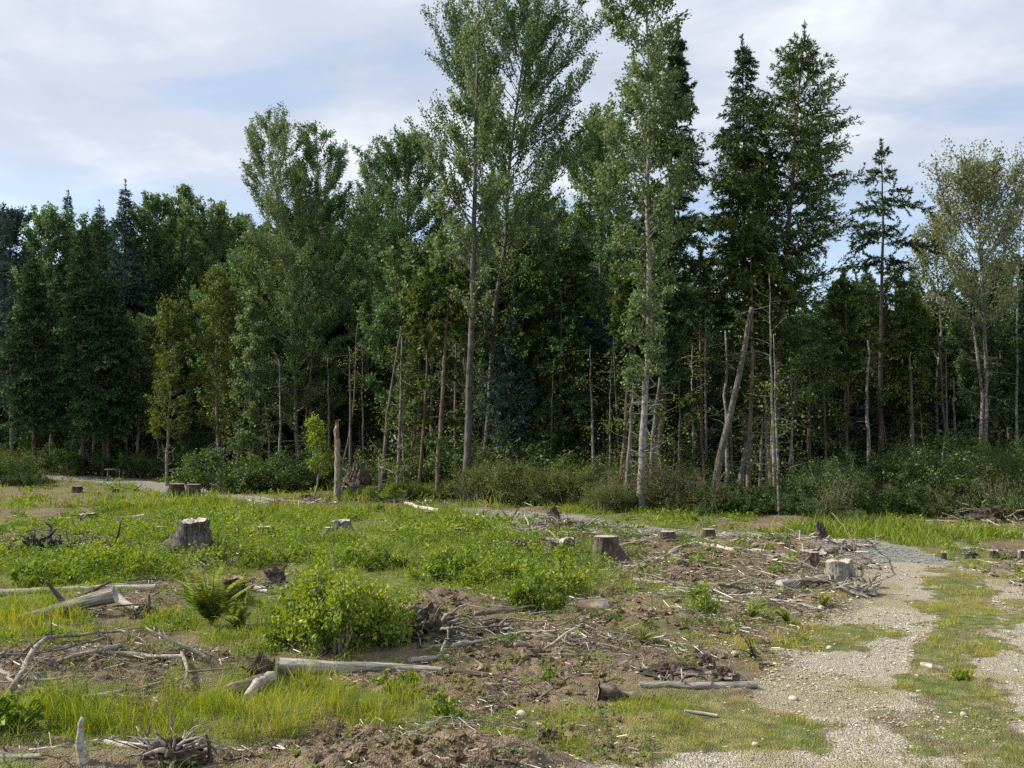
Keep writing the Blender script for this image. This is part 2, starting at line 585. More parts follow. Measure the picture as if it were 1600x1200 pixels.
M['char_v'] = wood_mat('charred_stump_wood', (0.012, 0.010, 0.009), (0.035, 0.028, 0.024), (0.09, 0.075, 0.065), 'Z', 1.0, 1.0, 0.8)
M['white_wood'] = wood_mat('bleached_wood', (0.20, 0.175, 0.14), (0.42, 0.38, 0.31), (0.64, 0.60, 0.51), 'X', 1.0, 0.4)
M['root'] = wood_mat('root_wood', (0.08, 0.062, 0.05), (0.20, 0.165, 0.135), (0.36, 0.32, 0.27), 'A', 1.4, 0.8)
M['rootdark'] = wood_mat('dark_root_wood', (0.03, 0.022, 0.017), (0.075, 0.055, 0.042), (0.15, 0.12, 0.095), 'A', 1.4, 0.9)


def cut_mat(name, a, b, c):
    m, k = new_mat(name)
    tc = k.node('ShaderNodeTexCoord').outputs['Object']
    ln = k.node('ShaderNodeVectorMath', {0: tc}, operation='LENGTH').outputs['Value']
    n = k.noise(tc, 12, 5, 0.6)
    ring = k.math('SINE', k.math('ADD', k.math('MULTIPLY', ln, 330.0), k.math('MULTIPLY', n, 6.0)))
    f = k.math('ADD', k.math('MULTIPLY', ring, 0.10), n)
    col = k.ramp(f, [(0.32, a), (0.5, b), (0.66, c)])
    bp = k.node('ShaderNodeBump', {'Height': f, 'Strength': 0.5, 'Distance': 0.006})
    p = k.node('ShaderNodeBsdfPrincipled', {'Base Color': col, 'Roughness': 0.9, 'Normal': bp})
    k.l.new(p.outputs[0], k.out.inputs[0])
    return m


M['cut'] = cut_mat('weathered_cut_face', (0.20, 0.17, 0.14), (0.36, 0.32, 0.27), (0.52, 0.47, 0.40))
M['cut_pale'] = cut_mat('bleached_cut_face', (0.32, 0.29, 0.24), (0.48, 0.45, 0.38), (0.62, 0.59, 0.51))
M['cut_brown'] = cut_mat('brown_cut_face', (0.13, 0.085, 0.055), (0.24, 0.165, 0.105), (0.34, 0.25, 0.17))


def rock_mat():
    m, k = new_mat('pale_stone')
    tc = k.node('ShaderNodeTexCoord').outputs['Object']
    n = k.noise(tc, 14, 6, 0.6)
    col = k.ramp(n, [(0.3, (0.26, 0.24, 0.21)), (0.5, (0.46, 0.43, 0.38)), (0.7, (0.62, 0.59, 0.53))])
    b = k.node('ShaderNodeBump', {'Height': n, 'Strength': 0.5, 'Distance': 0.01})
    p = k.node('ShaderNodeBsdfPrincipled', {'Base Color': col, 'Roughness': 0.9, 'Normal': b})
    k.l.new(p.outputs[0], k.out.inputs[0])
    return m


M['rock'] = rock_mat()


def tint_mat(name, stops, rough=0.95):
    m, k = new_mat(name)
    t = k.node('ShaderNodeAttribute', attribute_name='tint').outputs['Fac']
    col = k.ramp(t, stops)
    p = k.node('ShaderNodeBsdfPrincipled', {'Base Color': col, 'Roughness': rough})
    p.inputs['Specular IOR Level'].default_value = 0.2
    k.l.new(p.outputs[0], k.out.inputs[0])
    return m


M['pebble'] = tint_mat('gravel_stones', [(0, (0.15, 0.128, 0.10)), (0.4, (0.31, 0.268, 0.21)), (0.75, (0.44, 0.392, 0.315)), (1, (0.62, 0.57, 0.48))])
M['pebble_grey'] = tint_mat('grey_gravel_stones', [(0, (0.13, 0.13, 0.125)), (0.5, (0.215, 0.213, 0.20)), (1, (0.36, 0.352, 0.325))])
M['chips'] = tint_mat('wood_chips', [(0, (0.05, 0.036, 0.026)), (0.45, (0.13, 0.098, 0.070)), (0.8, (0.28, 0.235, 0.185)), (1, (0.62, 0.58, 0.50))])
M['clod'] = tint_mat('soil_clods', [(0, (0.065, 0.047, 0.030)), (0.6, (0.145, 0.108, 0.07)), (1, (0.26, 0.20, 0.135))])
M['metal'] = tint_mat('grey_painted_steel', [(0, (0.4, 0.4, 0.38)), (1, (0.4, 0.4, 0.38))], 0.5)


def ground_mat():
    m, k = new_mat('ground_surface')
    at = k.node('ShaderNodeAttribute', attribute_name='zone_a')
    s = k.node('ShaderNodeSeparateColor', {0: at.outputs['Color']})
    green, grav, grey = s.outputs[0], s.outputs[1], s.outputs[2]
    at2 = k.node('ShaderNodeAttribute', attribute_name='zone_b')
    s2 = k.node('ShaderNodeSeparateColor', {0: at2.outputs['Color']})
    och, brown, forest = s2.outputs[0], s2.outputs[1], s2.outputs[2]
    tc = k.node('ShaderNodeTexCoord').outputs['Object']
    n1 = k.noise(tc, 1.3, 6, 0.6)
    n2 = k.noise(tc, 9.0, 6, 0.65)
    n3 = k.noise(tc, 42.0, 4, 0.6)
    vo = k.node('ShaderNodeTexVoronoi', {'Vector': tc, 'Scale': 88.0, 'Randomness': 1.0})
    vo2 = k.node('ShaderNodeTexVoronoi', {'Vector': tc, 'Scale': 90.0, 'Randomness': 1.0})
    dirt = k.ramp(k.math('ADD', k.math('MULTIPLY', n2, 0.6), k.math('MULTIPLY', n3, 0.4)),
                  [(0.34, (0.070, 0.052, 0.034)), (0.5, (0.165, 0.124, 0.082)), (0.66, (0.28, 0.215, 0.145))])
    dirt = k.mix(k.maprange(n1, 0.42, 0.66), dirt, k.mix(0.5, dirt, (0.27, 0.20, 0.145)))
    turf = k.ramp(n2, [(0.35, (0.070, 0.092, 0.028)), (0.5, (0.120, 0.150, 0.040)), (0.65, (0.20, 0.200, 0.070))])
    peb = k.ramp(k.node('ShaderNodeSeparateColor', {0: vo.outputs['Color']}).outputs[0],
                 [(0.0, (0.185, 0.161, 0.120)), (0.5, (0.353, 0.317, 0.244)), (0.85, (0.454, 0.424, 0.340)), (1.0, (0.571, 0.554, 0.460))])
    fine = k.ramp(n3, [(0.35, (0.244, 0.202, 0.143)), (0.5, (0.353, 0.304, 0.225)), (0.65, (0.437, 0.385, 0.294))])
    gcol = k.mix(k.maprange(n2, 0.40, 0.56), fine, peb)
    greyc = k.ramp(k.node('ShaderNodeSeparateColor', {0: vo2.outputs['Color']}).outputs[1],
                   [(0.0, (0.12, 0.122, 0.112)), (0.6, (0.215, 0.213, 0.198)), (1.0, (0.35, 0.342, 0.315))])
    gcol = k.mix(k.math('MULTIPLY', grey, k.maprange(n1, 0.25, 0.6, 0.55, 1.0)), gcol, greyc)
    ochc = k.ramp(n2, [(0.4, (0.17, 0.15, 0.06)), (0.55, (0.27, 0.23, 0.09)), (0.7, (0.33, 0.22, 0.11))])
    mg = k.maprange(k.math('ADD', green, k.math('MULTIPLY', k.math('SUBTRACT', k.math('ADD', k.math('MULTIPLY', n2, .6), k.math('MULTIPLY', n3, .4)), 0.5), 2.0)), 0.12, 0.85)
    col = k.mix(k.math('MULTIPLY', mg, 0.85), dirt, turf)
    mgr = k.maprange(k.math('ADD', grav, k.math('MULTIPLY', k.math('SUBTRACT', k.math('ADD', k.math('MULTIPLY', n2, .6), k.math('MULTIPLY', n3, .4)), 0.5), 2.0)), 0.15, 0.75)
    col = k.mix(mgr, col, gcol)
    mo = k.maprange(k.math('ADD', och, k.math('MULTIPLY', k.math('SUBTRACT', n2, 0.5), 1.2)), 0.55, 0.95)
    col = k.mix(k.math('MULTIPLY', mo, 0.5), col, ochc)
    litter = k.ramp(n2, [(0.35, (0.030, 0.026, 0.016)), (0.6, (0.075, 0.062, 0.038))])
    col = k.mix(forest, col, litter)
    hb = k.math('ADD', k.math('MULTIPLY', n3, 0.5), k.math('ADD', n2, k.math('MULTIPLY', vo.outputs['Distance'], -0.8)))
    b = k.node('ShaderNodeBump', {'Height': hb, 'Strength': 0.9, 'Distance': 0.02})
    p = k.node('ShaderNodeBsdfPrincipled', {'Base Color': col, 'Roughness': 0.97, 'Normal': b})
    p.inputs['Specular IOR Level'].default_value = 0.15
    k.l.new(p.outputs[0], k.out.inputs[0])
    return m


M['ground'] = ground_mat()

# ------------------------------------------------------------------ the ground, one grid split into ground and gravel road
def build_ground():
    rows = np.concatenate([np.linspace(-60, 2.0, 16)[:-1], np.geomspace(2.0, 34, 560), np.geomspace(34, 110, 90)[1:], np.geomspace(110, 1500, 14)[1:]])
    nc = 640
    u = np.linspace(-1, 1, nc)
    u = np.sign(u) * (0.78 * np.abs(u) + 0.22 * np.abs(u) ** 5)
    wid = np.where(rows < 2, 60, np.maximum(rows, 2) * 0.95 + 2.5)
    wid[rows > 110] *= 2.0
    wid = np.where(rows < 2, 4.4 + (2 - rows) * 2.0, wid)
    X = u[None, :] * wid[:, None]
    Y = np.repeat(rows[:, None], nc, 1)
    x, y = X.ravel(), Y.ravel()
    z = ground_h(x, y)
    g, grav, grey, och, br, rw, ff = cover(x, y)
    near = 1 - sstep(y, 9, 26)
    bare = np.clip(1 - g, 0, 1) * (1 - rw)
    z = z + near * (fbm(x, y, 9.0, 3, 201) - .5) * (0.015 + 0.075 * bare * np.clip(br + .25, 0, 1))
    z = z + near * (fbm(x, y, 30.0, 2, 211) - .5) * (0.008 + 0.022 * bare)
    V = np.stack([x, y, z], -1)
    nr = len(rows)
    i = (np.arange(nr - 1) * nc)[:, None]
    j = np.arange(nc - 1)[None, :]
    Q = np.stack([i + j, i + j + 1, i + nc + j + 1, i + nc + j], -1).reshape(-1, 4)
    onroad = rw[Q].mean(1) > 0.5
    za = np.stack([g, grav, grey, np.ones_like(g)], -1)
    zb = np.stack([och, br, ff, np.ones_like(g)], -1)
    for nm, sel in (('ground', ~onroad), ('gravel_road', onroad)):
        q = Q[sel]
        used = np.unique(q)
        remap = np.zeros(len(V), np.int64)
        remap[used] = np.arange(len(used))
        me = mesh_np(nm, V[used], [remap[q]], M['ground'], None, True, {'zone_a': za[used], 'zone_b': zb[used]})
        tag(link(nm, me), kind='structure')


build_ground()

# ------------------------------------------------------------------ trees
def interp_path(pts, z):
    pts = sorted(pts)
    zz = [p[0] for p in pts]
    return np.stack([np.interp(z, zz, [p[1] for p in pts]), np.interp(z, zz, [p[2] for p in pts])], -1)


def trunk_pts(rng, H, bend, n=22, wander=0.05):
    z = np.linspace(-0.25, H, n)
    xy = interp_path(bend, z)
    wx = np.cumsum(rng.normal(0, wander, n)) * 0.5
    wy = np.cumsum(rng.normal(0, wander, n))
    wx -= np.interp(z, [0, H], [wx[0], wx[-1]])
    wy -= np.interp(z, [0, H], [wy[0], wy[-1]])
    return np.column_stack([xy[:, 0] + wx, xy[:, 1] + wy, z])


def make_broad(rng, H, r0, bend=((0, 0, 0), (1, 0, 0)), cb=0.35, prof=((0, .5), (.3, 1), (.7, .8), (1, .15)), W=3.0,
               n_limb=42, leaves=26000, leaf=0.11, elev=(25, 68), spread=0.16, dead=12, extra=(), plume=0.5, sub=5, holes=0.0, rtop=0.18, leafdens=None):
    """tapered trunk with limbs and twigs (one mesh) and a crown of small leaves (one mesh)"""
    g = Geo()
    TP = trunk_pts(rng, H, [(b[0] * H, b[1], b[2]) for b in bend])
    zz = TP[:, 2]
    rad = r0 * (1 - np.clip(zz / H, 0, 1)) ** 0.85 * (1 - rtop * 0.2) + 0.012 + r0 * 0.22 * np.exp(-np.clip(zz, 0, 9) / 0.35)
    g.tube(TP, rad, 9, 0.5, True, 0.10, rng)
    segA, segB, segw = [], [], []

    def at(z):
        return np.array([np.interp(z, zz, TP[:, i]) for i in range(3)])

    def limb(z, az, L, el, r, leafy=True, up=0.5):
        p = at(z)
        el0 = R(el)
        d = np.array([math.cos(az) * math.cos(el0), math.sin(az) * math.cos(el0), math.sin(el0)])
        pts = [p]
        n = 7
        for i in range(n):
            d = d + np.array([0, 0, up * 0.12]) + rng.normal(0, 0.09, 3)
            d /= np.linalg.norm(d)
            pts.append(pts[-1] + d * L / n)
        pts = np.array(pts)
        g.tube(pts, np.linspace(r, 0.008, n + 1), 5, 0.5, False)
        ns = int(sub * max(1.0, L ** 0.8)) if leafy else int(2 + L)
        for j in range(ns):
            f = 0.22 + 0.78 * (j + rng.random()) / ns
            ii = f * n
            a = int(min(ii, n - 1))
            q = pts[a] + (pts[a + 1] - pts[a]) * (ii - a)
            dd = unit(pts[a + 1] - pts[a])
            rd = rng.normal(0, 1, 3)
            rd[2] = abs(rd[2]) * plume * 1.3
            sd_ = unit(dd * (0.55 + plume * 0.5) + unit(rd) * 0.75 + np.array([0, 0, plume * 0.55]))
            sl = L * (0.40 - 0.22 * f) * rng.uniform(0.6, 1.25) + 0.22
            e = q + sd_ * sl
            mid = q + sd_ * sl * .5 + rng.normal(0, 0.05 * sl, 3)
            g.tube(np.array([q, mid, e]), [max(0.012, r * .3 * (1 - f)), 0.009, 0.004], 3, 0.5, False)
            if leafy:
                segA.extend([q, mid])
                segB.extend([mid, e])
                w = 1.0 if rng.random() > holes else 0.12
                segw.extend([sl * .35 * w, sl * .8 * w])
        if leafy:
            segA.append(pts[-3])
            segB.append(pts[-1])
            segw.append(L * .3)

    pt = [p_[0] for p_ in prof]
    pw = [p_[1] for p_ in prof]
    ga = rng.random() * 6
    for i in range(n_limb):
        t = (i + rng.random()) / n_limb
        z = H * (cb + (1 - cb) * 0.97 * t)
        ga += 2.399 + rng.normal(0, .3)
        L0 = W * np.interp(t, pt, pw) * rng.uniform(0.72, 1.18)
        el = elev[0] + (elev[1] - elev[0]) * t + rng.normal(0, 7)
        L = L0 / max(0.45, math.cos(R(min(el + 8, 62))))
        L = min(L, (H * 1.0 - z) / max(.2, math.sin(R(max(el + 10, 12)))) * .95 + .35)
        limb(z, ga, L, el, max(0.012, 0.30 * r0 * (1 - z / H) + 0.010))
    for i in range(dead):
        z = H * cb * rng.uniform(0.35, 1.0)
        limb(z, rng.random() * 6.28, W * rng.uniform(.2, .5), rng.uniform(-10, 35), 0.009, False, 0.1)
    for (tz, az, L, el) in extra:
        limb(tz * H, R(az), L, el, r0 * 0.38, True, 0.6)
    A = np.array(segA)
    B = np.array(segB)
    w = np.array(segw)
    if leafdens is not None:
        w = w * np.interp(A[:, 2] / H, [q[0] for q in leafdens], [q[1] for q in leafdens])
    w /= w.sum()
    idx = rng.choice(len(A), leaves, p=w)
    f = rng.random(leaves)[:, None]
    Pn = A[idx] + (B[idx] - A[idx]) * f + rng.normal(0, spread * 0.5, (leaves, 3))
    D = unit(rng.normal(0, 1, (leaves, 3)) + unit(B[idx] - A[idx]) * 0.7 + np.array([0, 0, -0.25 + plume * 0.6]))
    N = rng.normal(0, 1, (leaves, 3))
    sz = leaf * rng.uniform(0.6, 1.35, leaves)
    V, Q = cards(Pn, D, N, sz, sz * 0.72, 0.1)
    tn = np.clip(rng.normal(0.42, 0.2, leaves) + (vnoise(Pn[:, 0] * .9 + 50, Pn[:, 2] * .9 + Pn[:, 1], 3) - .5) * 0.35, 0, 1)
    return g, V, Q, np.repeat(tn, 4)


def make_fir(rng, H, r0, bend=((0, 0, 0), (1, 0, 0)), cb=0.35, W=2.4, prof=((0, .55), (.25, 1), (.6, .7), (1, .03)), gap=0.33,
             per=5, cardsn=34000, needle=0.15, droop=0.35, rise=0.25, dead=26, ragged=0.3, missing=0.12, lower=0):
    g = Geo()
    TP = trunk_pts(rng, H, [(b[0] * H, b[1], b[2]) for b in bend], 20, 0.03)
    zz = TP[:, 2]
    rad = r0 * (1 - np.clip(zz / H, 0, 1)) ** 0.9 + 0.010 + r0 * 0.3 * np.exp(-np.clip(zz, 0, 9) / 0.3)
    g.tube(TP, rad, 9, 0.5, True, 0.10, rng)

    def at(z):
        return np.array([np.interp(z, zz, TP[:, i]) for i in range(3)])
    A, B, Wt = [], [], []
    zc = H * cb
    zs = []
    z = zc
    while z < H * 0.985:
        zs.append(z)
        z += gap * rng.uniform(0.7, 1.3) * (1.0 - 0.45 * (z - zc) / (H - zc))
    for i in range(lower):
        zs.append(rng.uniform(0.35, 1.0) * zc)
    pt = [p_[0] for p_ in prof]
    pw = [p_[1] for p_ in prof]
    lob = rng.random() * 6.28
    for z in zs:
        t = (z - zc) / (H - zc)
        t2 = max(t, 0.0)
        nb = per if z > zc else 1
        a0 = rng.random() * 6.28
        for b in range(nb):
            if rng.random() < missing:
                continue
            az = a0 + b * 2 * PI / max(nb, 1) + rng.normal(0, .25)
            zj = z + rng.normal(0, gap * .3) * (1 - t2)
            L = W * np.interp(t2, pt, pw) * (1 + ragged * (rng.random() * 2 - 1)) * (1 + 0.18 * math.cos(az - lob))
            if z < zc:
                L = W * rng.uniform(.5, .95)
            L = max(L * (1 if z < zc else 1 - .0 * t2), 0.12)
            if t2 > .7:
                L = min(L, W * np.interp(t2, pt, pw) * 1.12 + .08)
            s = np.linspace(0, 1, 6)
            h = np.array([math.cos(az), math.sin(az), 0])
            rs = rise + 0.9 * max(0, t - 0.55) - (0.15 if t < 0.3 else 0)
            path = at(min(zj, H * .99)) + h * (L * s)[:, None] + np.array([0, 0, 1]) * ((rs * s - (droop + .1 * (1 - t2)) * s * s) * L)[:, None] + rng.normal(0, 0.02 * L, (6, 3)) * s[:, None]
            g.tube(path, np.linspace(max(0.010, 0.15 * r0 * (1 - t2) + .006), 0.004, 6), 4, 0.5, False)
            nsub = int(5 + L * 7)
            f = 0.12 + 0.86 * (np.arange(nsub) + rng.random(nsub)) / nsub
            q = np.stack([np.interp(f, s, path[:, i]) for i in range(3)], -1)
            side = np.where(np.arange(nsub) % 2 == 0, 1.0, -1.0)
            perp = np.array([-h[1], h[0], 0])
            sl = L * (0.42 - 0.30 * f) * rng.uniform(.6, 1.3, nsub) + 0.10
            dirn = unit(perp[None, :] * side[:, None] * 0.75 + h[None, :] * 0.6 + np.array([0, 0, -droop * 0.8 + 0.15]) + rng.normal(0, .16, (nsub, 3)) + rng.normal(0, .42, (nsub, 1)) * np.array([0, 0, 1.]))
            A.append(q)
            B.append(q + dirn * sl[:, None])
            Wt.append(sl)
            A.append(path[1:-1])
            B.append(path[2:])
            Wt.append(np.full(4, L / 5))
    for i in range(dead):
        z = zc * rng.uniform(0.3, 1.1)
        az = rng.random() * 6.28
        L = W * rng.uniform(.15, .55)
        h = np.array([math.cos(az), math.sin(az), rng.uniform(-.35, .15)])
        p = at(z)
        g.tube(np.array([p, p + h * L * .5 + rng.normal(0, .04, 3), p + h * L + rng.normal(0, .1, 3)]), [0.014, .008, .004], 3, 0.5, False)
    tp = at(H * .97)
    A.append(np.array([tp]))
    B.append(np.array([at(H) + np.array([0, 0, .25])]))
    Wt.append(np.array([1.6]))
    A = np.vstack(A)
    B = np.vstack(B)
    Wt = np.concatenate(Wt)
    n = cardsn
    idx = rng.choice(len(A), n, p=Wt / Wt.sum())
    f = rng.random(n)[:, None]
    ax = unit(B[idx] - A[idx])
    Pn = A[idx] + (B[idx] - A[idx]) * f
    D = unit(ax * 0.9 + unit(rng.normal(0, 1, (n, 3))) * 0.75 + np.array([0, 0, -0.1]))
    N = rng.normal(0, 1, (n, 3)) * 0.6 + np.array([0, 0, 1.0])
    sz = needle * rng.uniform(.55, 1.3, n)
    V, Q = cards(Pn, D, N, sz, sz * 0.30)
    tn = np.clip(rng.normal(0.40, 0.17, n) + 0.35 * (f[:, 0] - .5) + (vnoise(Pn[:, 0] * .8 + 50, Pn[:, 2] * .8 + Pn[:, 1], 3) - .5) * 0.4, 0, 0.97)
    red = rng.random(len(A)) < 0.008
    tn = np.where(red[idx], 1.0, tn)
    return g, V, Q, np.repeat(tn, 4)


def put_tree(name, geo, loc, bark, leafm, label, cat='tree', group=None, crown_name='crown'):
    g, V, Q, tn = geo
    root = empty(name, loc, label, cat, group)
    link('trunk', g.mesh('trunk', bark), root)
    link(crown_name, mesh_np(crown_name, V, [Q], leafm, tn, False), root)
    return root


def at_depth(px, py, Y):
    d = ray(px, py)
    t = Y / d[1]
    return float(t * d[0]), float(CAM_H + t * d[2])


def hero(name, fn, Y, path, Wpx, bark, leafm, label, seed, wtrunk=14, cbpy=None, extra=None, y_off=None, **kw):
    """path: photo points of the trunk from base up to the top, at distance Y"""
    rng = np.random.default_rng(seed)
    bx, _ = at_depth(path[0][0], 700, Y)
    z0 = gz(bx, Y)
    _, zt = at_depth(path[-1][0], path[-1][1], Y)
    H = zt - z0
    bend = []
    for (px, py) in path:
        x, z = at_depth(px, py, Y)
        bend.append((max(0, (z - z0)) / H, x - bx, 0.0))
    s = Y / F
    cb = (at_depth(0, cbpy, Y)[1] - z0) / H
    if extra:
        ex = []
        for (py, az, Lpx, el) in extra:
            ex.append(((at_depth(0, py, Y)[1] - z0) / H, az, Lpx * s, el))
        kw['extra'] = ex
    geo = fn(rng, H, wtrunk * s * 0.42, bend, cb, W=Wpx * s, **kw)
    return put_tree(name, geo, (bx, Y, z0), bark, leafm, label)


# --- the big trees of the front row
hero('cottonwood_tree', make_broad, 31.0, [(725, 782), (731, 640), (738, 450), (740, 300), (743, 120), (748, -30)], 58, M['bark_grey'], M['cotton_pale'],
     'tall straight tree with a thin ragged top and a trunk bright on its left side', 11, wtrunk=14, cbpy=520,
     prof=((0, .5), (.2, .9), (.5, .8), (1, .45)), n_limb=46, leaves=15000, leaf=.10, elev=(20, 66), plume=.75, holes=.25, dead=16,
     extra=[(400, 180, 115, 50), (425, 174, 80, 42), (385, 5, 75, 52), (360, 190, 135, 56)], leafdens=((0, 1), (.45, 1), (.55, 1.4), (.8, 1.0), (.9, .5), (1, .22)), sub=6)
hero('cottonwood_tree', make_broad, 35.0, [(757, 735), (763, 620), (774, 480), (790, 380), (803, 200), (828, 18)], 128, M['bark_grey'], M['cotton'],
     'biggest broad cottonwood with an upswept leafy crown, right of the straight thin-topped tree', 12, wtrunk=13, cbpy=540,
     prof=((0, .35), (.3, .8), (.5, 1.0), (.75, .95), (.9, .6), (1, .2)), n_limb=92, leaves=62000, leaf=.095, elev=(10, 55), plume=.9, holes=.2, dead=18, sub=6)
hero('cottonwood_tree', make_broad, 25.0, [(1005, 802), (1010, 640), (1016, 480), (1012, 300), (1018, 130), (1008, -40)], 82, M['bark_pale'], M['cotton_pale'],
     'tall white-barked tree with a blotched pale trunk and an open leafy top', 13, wtrunk=13, cbpy=600,
     prof=((0, .35), (.25, .5), (.4, .95), (.62, .75), (.76, .45), (.86, .95), (1, .7)), n_limb=64, leaves=27000, leaf=.095, elev=(5, 60), plume=.25, holes=.25, dead=26, sub=6)
hero('cottonwood_tree', make_broad, 46.0, [(468, 742), (466, 620), (455, 450), (435, 320), (415, 192)], 78, M['bark_pale'], M['cotton_pale'],
     'left of the two joined cottonwood crowns, the one with the higher spiky top', 14, wtrunk=8, cbpy=705,
     prof=((0, .85), (.35, 1.0), (.65, .95), (.88, .62), (1, .2)), n_limb=96, leaves=60000, leaf=.095, elev=(2, 50), plume=.75, dead=8, holes=.35)
hero('cottonwood_tree', make_broad, 47.5, [(482, 742), (486, 600), (492, 400), (494, 206)], 66, M['bark_pale'], M['cotton'],
     'right of the two joined cottonwood crowns, slightly lower and darker than its twin', 15, wtrunk=7, cbpy=660,
     prof=((0, .85), (.4, 1.0), (.65, .9), (.88, .6), (1, .2)), n_limb=84, leaves=54000, leaf=.10, elev=(4, 50), plume=.75, holes=.2, dead=8)
hero('cottonwood_tree', make_broad, 44.0, [(622, 748), (624, 600), (632, 400), (640, 225)], 72, M['bark_grey'], M['cotton'],
     'round-topped leafy tree standing in the gap between the joined cottonwoods and the tall thin-topped tree', 16, wtrunk=9, cbpy=520,
     prof=((0, .6), (.3, 1), (.65, .9), (.88, .55), (1, .15)), n_limb=70, leaves=46000, holes=.2, leaf=.10, elev=(5, 52), plume=.6, dead=12)
hero('cottonwood_tree', make_broad, 50.0, [(575, 745), (578, 500), (586, 262)], 52, M['bark_grey'], M['cotton'],
     'narrow leafy tree pressed against the right flank of the joined cottonwoods', 17, wtrunk=8, cbpy=600,
     prof=((0, .7), (.5, 1), (1, .3)), n_limb=46, leaves=32000, leaf=.10, holes=.2, elev=(22, 66), plume=.6)
hero('cottonwood_tree', make_broad, 40.0, [(938, 760), (936, 500), (940, 195)], 72, M['bark_grey'], M['cotton'],
     'dark green leafy tree filling the space between the broad cottonwood and the white-barked tree', 18, wtrunk=10, cbpy=560,
     prof=((0, .8), (.4, 1), (.8, .7), (1, .2)), n_limb=60, leaves=46000, leaf=.10, holes=.15, elev=(15, 60), plume=.4)
hero('douglas_fir', make_fir, 27.5, [(1022, 790), (1040, 560), (1046, 380), (1060, 52)], 56, M['bark_fir'], M['fir'],
     'dark fir standing close against the right side of the white-barked tree', 21, wtrunk=13, cbpy=620, cardsn=70000, needle=.13,
     prof=((0, .5), (.3, 1), (.6, .8), (.8, .5), (.93, .2), (1, .03)), gap=.36, ragged=.5, missing=.25)
hero('douglas_fir', make_fir, 30.0, [(1168, 760), (1166, 560), (1160, 300), (1160, 66)], 68, M['bark_fir'], M['fir'],
     'dark pointed fir left of the broad green-topped fir', 22, wtrunk=13, cbpy=640, cardsn=76000, needle=.13,
     prof=((0, .5), (.35, 1), (.6, .78), (.8, .52), (.92, .24), (1, .02)), gap=.36, ragged=.5, missing=.22)
hero('douglas_fir', make_fir, 29.0, [(1204, 775), (1218, 560), (1228, 400), (1244, 200), (1258, 48)], 112, M['bark_brown'], M['fir_olive'],
     'broadest and greenest of the tall firs, with long limbs reaching right', 23, wtrunk=14, cbpy=650, cardsn=88000, needle=.135,
     prof=((0, .55), (.3, .85), (.52, 1.0), (.72, .72), (.88, .36), (1, .02)), gap=.38, rise=.55, droop=.15, ragged=.35, missing=.12)
hero('douglas_fir', make_fir, 34.0, [(1378, 742), (1376, 560), (1379, 400), (1377, 228)], 52, M['bark_fir'], M['fir'],
     'slim lone fir with a sparse one-sided top and a long bare trunk against the sky', 24, wtrunk=11, cbpy=430, cardsn=15000, needle=.13,
     prof=((0, .75), (.3, 1), (.6, .75), (1, .05)), gap=.5, per=4, ragged=.5, missing=.3, dead=60)
hero('birch_tree', make_broad, 31.0, [(1542, 765), (1538, 600), (1532, 430), (1524, 276)], 80, M['bark_pale'], M['birchleaf'],
     'yellowish airy birch with a slender white trunk near the right edge', 25, wtrunk=9, cbpy=520,
     prof=((0, .5), (.4, 1.0), (.7, .9), (1, .25)), n_limb=56, leaves=19000, leaf=.085, elev=(25, 66), plume=.7, dead=12, spread=.2)
hero('birch_tree', make_broad, 36.0, [(1463, 760), (1462, 600), (1466, 355)], 44, M['bark_pale'], M['birchleaf'],
     'smaller thin birch just left of the yellowish airy birch', 26, wtrunk=6, cbpy=500,
     prof=((0, .5), (.4, 1.0), (1, .25)), n_limb=34, leaves=9000, leaf=.085, elev=(25, 66), plume=.7, dead=14, spread=.2)
# left wall of the wood
LEFT = [(18, 340, 56, 'b', 'fir_blue', 'half cut by the left edge of the picture'), (78, 338, 55, 'c', 'cotton', 'rising between the dark firs nearest the left edge'),
        (128, 352, 50, 'f', 'fir', 'nearest the shaded bush at the far left'), (106, 304, 60, 'o', 'fir_blue', 'with an open spiky top above the dark firs at the far left'),
        (196, 288, 57, 'f', 'fir_blue', 'with the tallest sharp spire at the far left'), (156, 318, 62, 'f', 'fir', 'peeping between the open-topped fir and the sharp spire'),
        (238, 318, 58, 'b', 'cotton', 'directly right of the sharp-spired fir'), (290, 306, 60, 'b', 'cotton', 'highest leafy top between the sharp spire and the joined cottonwoods'),
        (338, 328, 58, 'b', 'cotton_pale', 'touching the left flank of the joined cottonwoods'), (52, 400, 50, 'f', 'fir', 'low dark one in front of the far left trees'),
        (168, 430, 50, 'f', 'fir', 'low dark one in front of the sharp spire')]
for i, (px, top, Y, kd, mt, desc) in enumerate(LEFT):
    base = (px + 2, 735)
    if kd in 'fo':
        hero('fir_tree', make_fir, Y, [base, (px + 1, 500), (px, top)], 44 if kd == 'f' else 30, M['bark_fir'], M[mt],
             'dense dark fir ' + desc if kd == 'f' else 'thin blue-green fir ' + desc, 40 + i, wtrunk=8, cbpy=670, cardsn=40000 if kd == 'f' else 24000, needle=.20,
             prof=((0, .9), (.3, 1), (.6, .75), (.85, .4), (1, .03)), gap=.42, ragged=.35, missing=.08, dead=6)
    else:
        hero('leafy_tree', make_broad, Y, [base, (px, 500), (px, top)], 44, M['bark_grey'], M[mt],
             'green leafy tree ' + desc, 40 + i, wtrunk=8, cbpy=640, prof=((0, .9), (.5, 1), (.85, .7), (1, .25)),
             n_limb=50, leaves=26000, leaf=.15, elev=(15, 62), plume=.5)
